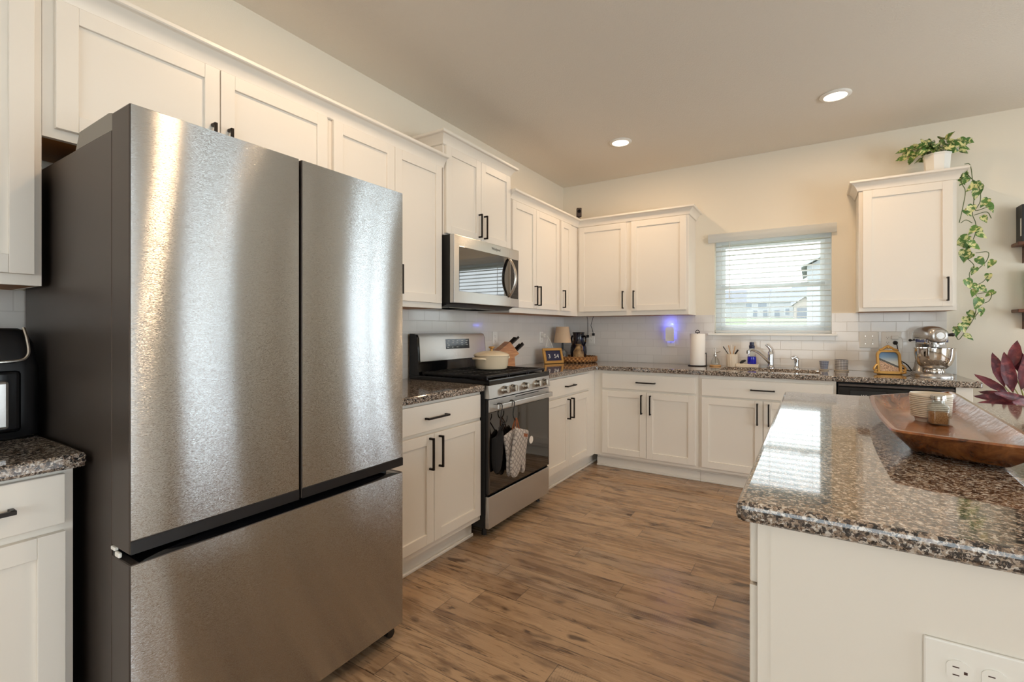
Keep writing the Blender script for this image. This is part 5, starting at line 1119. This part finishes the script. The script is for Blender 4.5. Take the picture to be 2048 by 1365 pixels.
VN = [
    [(3.173, -0.21, 2.386), (3.201, -0.21, 2.375), (3.213, -0.21, 2.275), (3.221, -0.21, 2.144), (3.213, -0.21, 2.037), (3.229, -0.21, 1.97), (3.225, -0.21, 1.884), (3.181, -0.21, 1.758), (3.221, -0.21, 1.679), (3.197, -0.21, 1.616), (3.229, -0.21, 1.495), (3.233, -0.21, 1.408), (3.221, -0.21, 1.322), (3.181, -0.21, 1.236), (3.144, -0.21, 1.17), (3.128, -0.21, 1.203)] ,
    [(3.175, -0.24, 2.36), (3.183, -0.24, 2.305), (3.238, -0.24, 2.209), (3.246, -0.24, 2.112), (3.222, -0.24, 2.051), (3.277, -0.24, 2.065), (3.301, -0.24, 2.07)] ,
    [(3.153, -0.27, 2.323), (3.145, -0.27, 2.249), (3.165, -0.27, 2.181), (3.149, -0.27, 2.055), (3.134, -0.27, 1.972)] ,
    [(3.229, -0.21, 1.765), (3.291, -0.21, 1.765), (3.284, -0.21, 1.707), (3.244, -0.21, 1.656)] ,
    [(3.23, -0.24, 1.482), (3.298, -0.24, 1.49), (3.288, -0.24, 1.432), (3.238, -0.24, 1.412)] ,
    [(3.208, -0.27, 1.535), (3.251, -0.27, 1.559), (3.278, -0.27, 1.6)] ,
    [(3.221, -0.21, 2.025), (3.284, -0.21, 2.039), (3.307, -0.21, 1.993)] ,
    [(3.218, -0.24, 1.322), (3.242, -0.24, 1.364), (3.257, -0.24, 1.353)] ,
    [(3.2, -0.27, 1.962), (3.169, -0.27, 1.987), (3.141, -0.27, 1.969)] ,
]
VL = [(3.161, -0.21, 2.279), (3.161, -0.27, 2.257), (3.222, -0.24, 2.223), (3.248, -0.21, 2.205), (3.2, -0.27, 2.208), (3.269, -0.24, 2.103), (3.301, -0.21, 2.074), (3.177, -0.27, 2.04), (3.265, -0.24, 1.992), (3.248, -0.21, 1.914), (3.208, -0.27, 1.919), (3.159, -0.24, 1.859), (3.193, -0.21, 1.822), (3.212, -0.27, 1.806), (3.167, -0.24, 1.755), (3.193, -0.21, 1.746), (3.239, -0.27, 1.703), (3.3, -0.24, 1.686), (3.221, -0.21, 1.647), (3.181, -0.27, 1.557), (3.222, -0.24, 1.531), (3.264, -0.21, 1.52), (3.228, -0.27, 1.422), (3.25, -0.24, 1.364), (3.209, -0.21, 1.344), (3.173, -0.27, 1.3), (3.126, -0.24, 1.23), (3.193, -0.21, 1.192), (3.153, -0.27, 1.257), (3.167, -0.24, 2.307), (3.229, -0.21, 2.17), (3.192, -0.27, 2.059), (3.25, -0.24, 1.882), (3.157, -0.21, 1.837), (3.2, -0.27, 1.823), (3.214, -0.24, 1.494), (3.303, -0.21, 1.487), (3.278, -0.27, 1.594)]
for P in VN: st.tube(spl(P, 5), 0.0024, 6)
for k, P in enumerate(VL):
    a = random.uniform(-1.0, 1.0); big = 1.25 if k in (11, 22, 26, 14, 2) else 1.0
    d = Vector((0.75*a, -0.2+0.2*random.random(), -0.75+0.5*random.random())); L = random.uniform(0.056, 0.076)*big
    leaf(lf, Vector(P)-d.normalized()*L*0.4, d, (0.35*random.uniform(-1, 1), -0.9, 0.45), L, L*0.72, 0.25, 0.25)
lf.o('leaves', 'leaf_pothos', t, recalc=False); st.o('vines', 'stem_green', t)

cxp, cyp = 3.44, -0.42
t = thing('floor_plant', 'burgundy-leaved potted plant standing beyond the counter end', 'plant', (cxp, cyp, 0))
b = B(); b.lathe(cxp, cyp, [(0, 0.0), (0.13, 0.0), (0.14, 0.02), (0.17, 0.60), (0.178, 0.62), (0.178, 0.66), (0.162, 0.66), (0.155, 0.60), (0, 0.58)], 40); b.o('pot', 'ceramic_beige', t)
b = B(); b.lathe(cxp, cyp, [(0, 0.575), (0.158, 0.585), (0.158, 0.61), (0, 0.62)], 28); b.o('soil', 'rubber', t)
lf = B(); st = B()
LV = [(-0.115, 0.02, 0.872, -0.25, 0.0, 1.0, 0.225, 0.062), (-0.075, 0.05, 0.99, 0.16, 0.05, 1.0, 0.185, 0.064), (-0.055, -0.04, 0.865, 0.22, 0.0, 1.0, 0.265, 0.078), (-0.095, -0.05, 0.845, -0.18, -0.1, 1.0, 0.25, 0.070), (0.03, 0.0, 0.86, 0.05, 0.0, 1.0, 0.33, 0.085), (0.075, 0.05, 0.90, 0.2, 0.1, 1.0, 0.27, 0.08), (-0.10, 0.0, 0.83, -1.0, -0.1, 0.75, 0.20, 0.050), (-0.03, 0.06, 0.95, -0.1, 0.1, 1.0, 0.19, 0.065), (0.005, -0.03, 0.85, 0.2, -0.2, 0.9, 0.2, 0.06),
      (-0.05, -0.02, 0.795, -1.0, -0.1, 0.08, 0.22, 0.056), (-0.05, -0.04, 0.785, -1.0, -0.25, -0.10, 0.25, 0.058), (-0.045, 0.03, 0.80, -1.0, 0.2, 0.18, 0.19, 0.048), (0.05, -0.05, 0.79, 0.9, -0.4, 0.1, 0.24, 0.06), (0.06, 0.04, 0.80, 1.0, 0.3, 0.3, 0.24, 0.06), (-0.02, -0.06, 0.78, -0.5, -0.9, 0.15, 0.22, 0.058), (0.02, 0.08, 0.80, 0.2, 0.9, 0.5, 0.2, 0.06), (-0.085, 0.03, 0.90, -0.12, 0.1, 1.0, 0.20, 0.060), (-0.02, 0.02, 0.93, 0.12, 0.0, 1.0, 0.22, 0.066), (-0.03, -0.07, 0.80, -0.8, -0.5, 0.25, 0.20, 0.05), (0.10, 0.0, 0.86, 0.5, 0.0, 1.0, 0.28, 0.075), (0.12, -0.05, 0.82, 0.9, -0.2, 0.7, 0.25, 0.07)]
for x, y, z, dx, dy, dz, L, wd in LV:
    c = (cxp+x, cyp+y, z); st.tube(spl([(cxp+x*0.15, cyp+y*0.15, 0.60), (cxp+x*0.45, cyp+y*0.45, 0.60+(z-0.60)*0.6), c], 5), 0.003, 6)
    leaf(lf, c, (dx, dy, dz), (-0.15, -0.9, 0.25), L, wd, 0.3, 0.12, False, 0.007)
lf.o('leaves', 'leaf_burgundy', t, recalc=False); st.o('stems', 'stem_red', t)
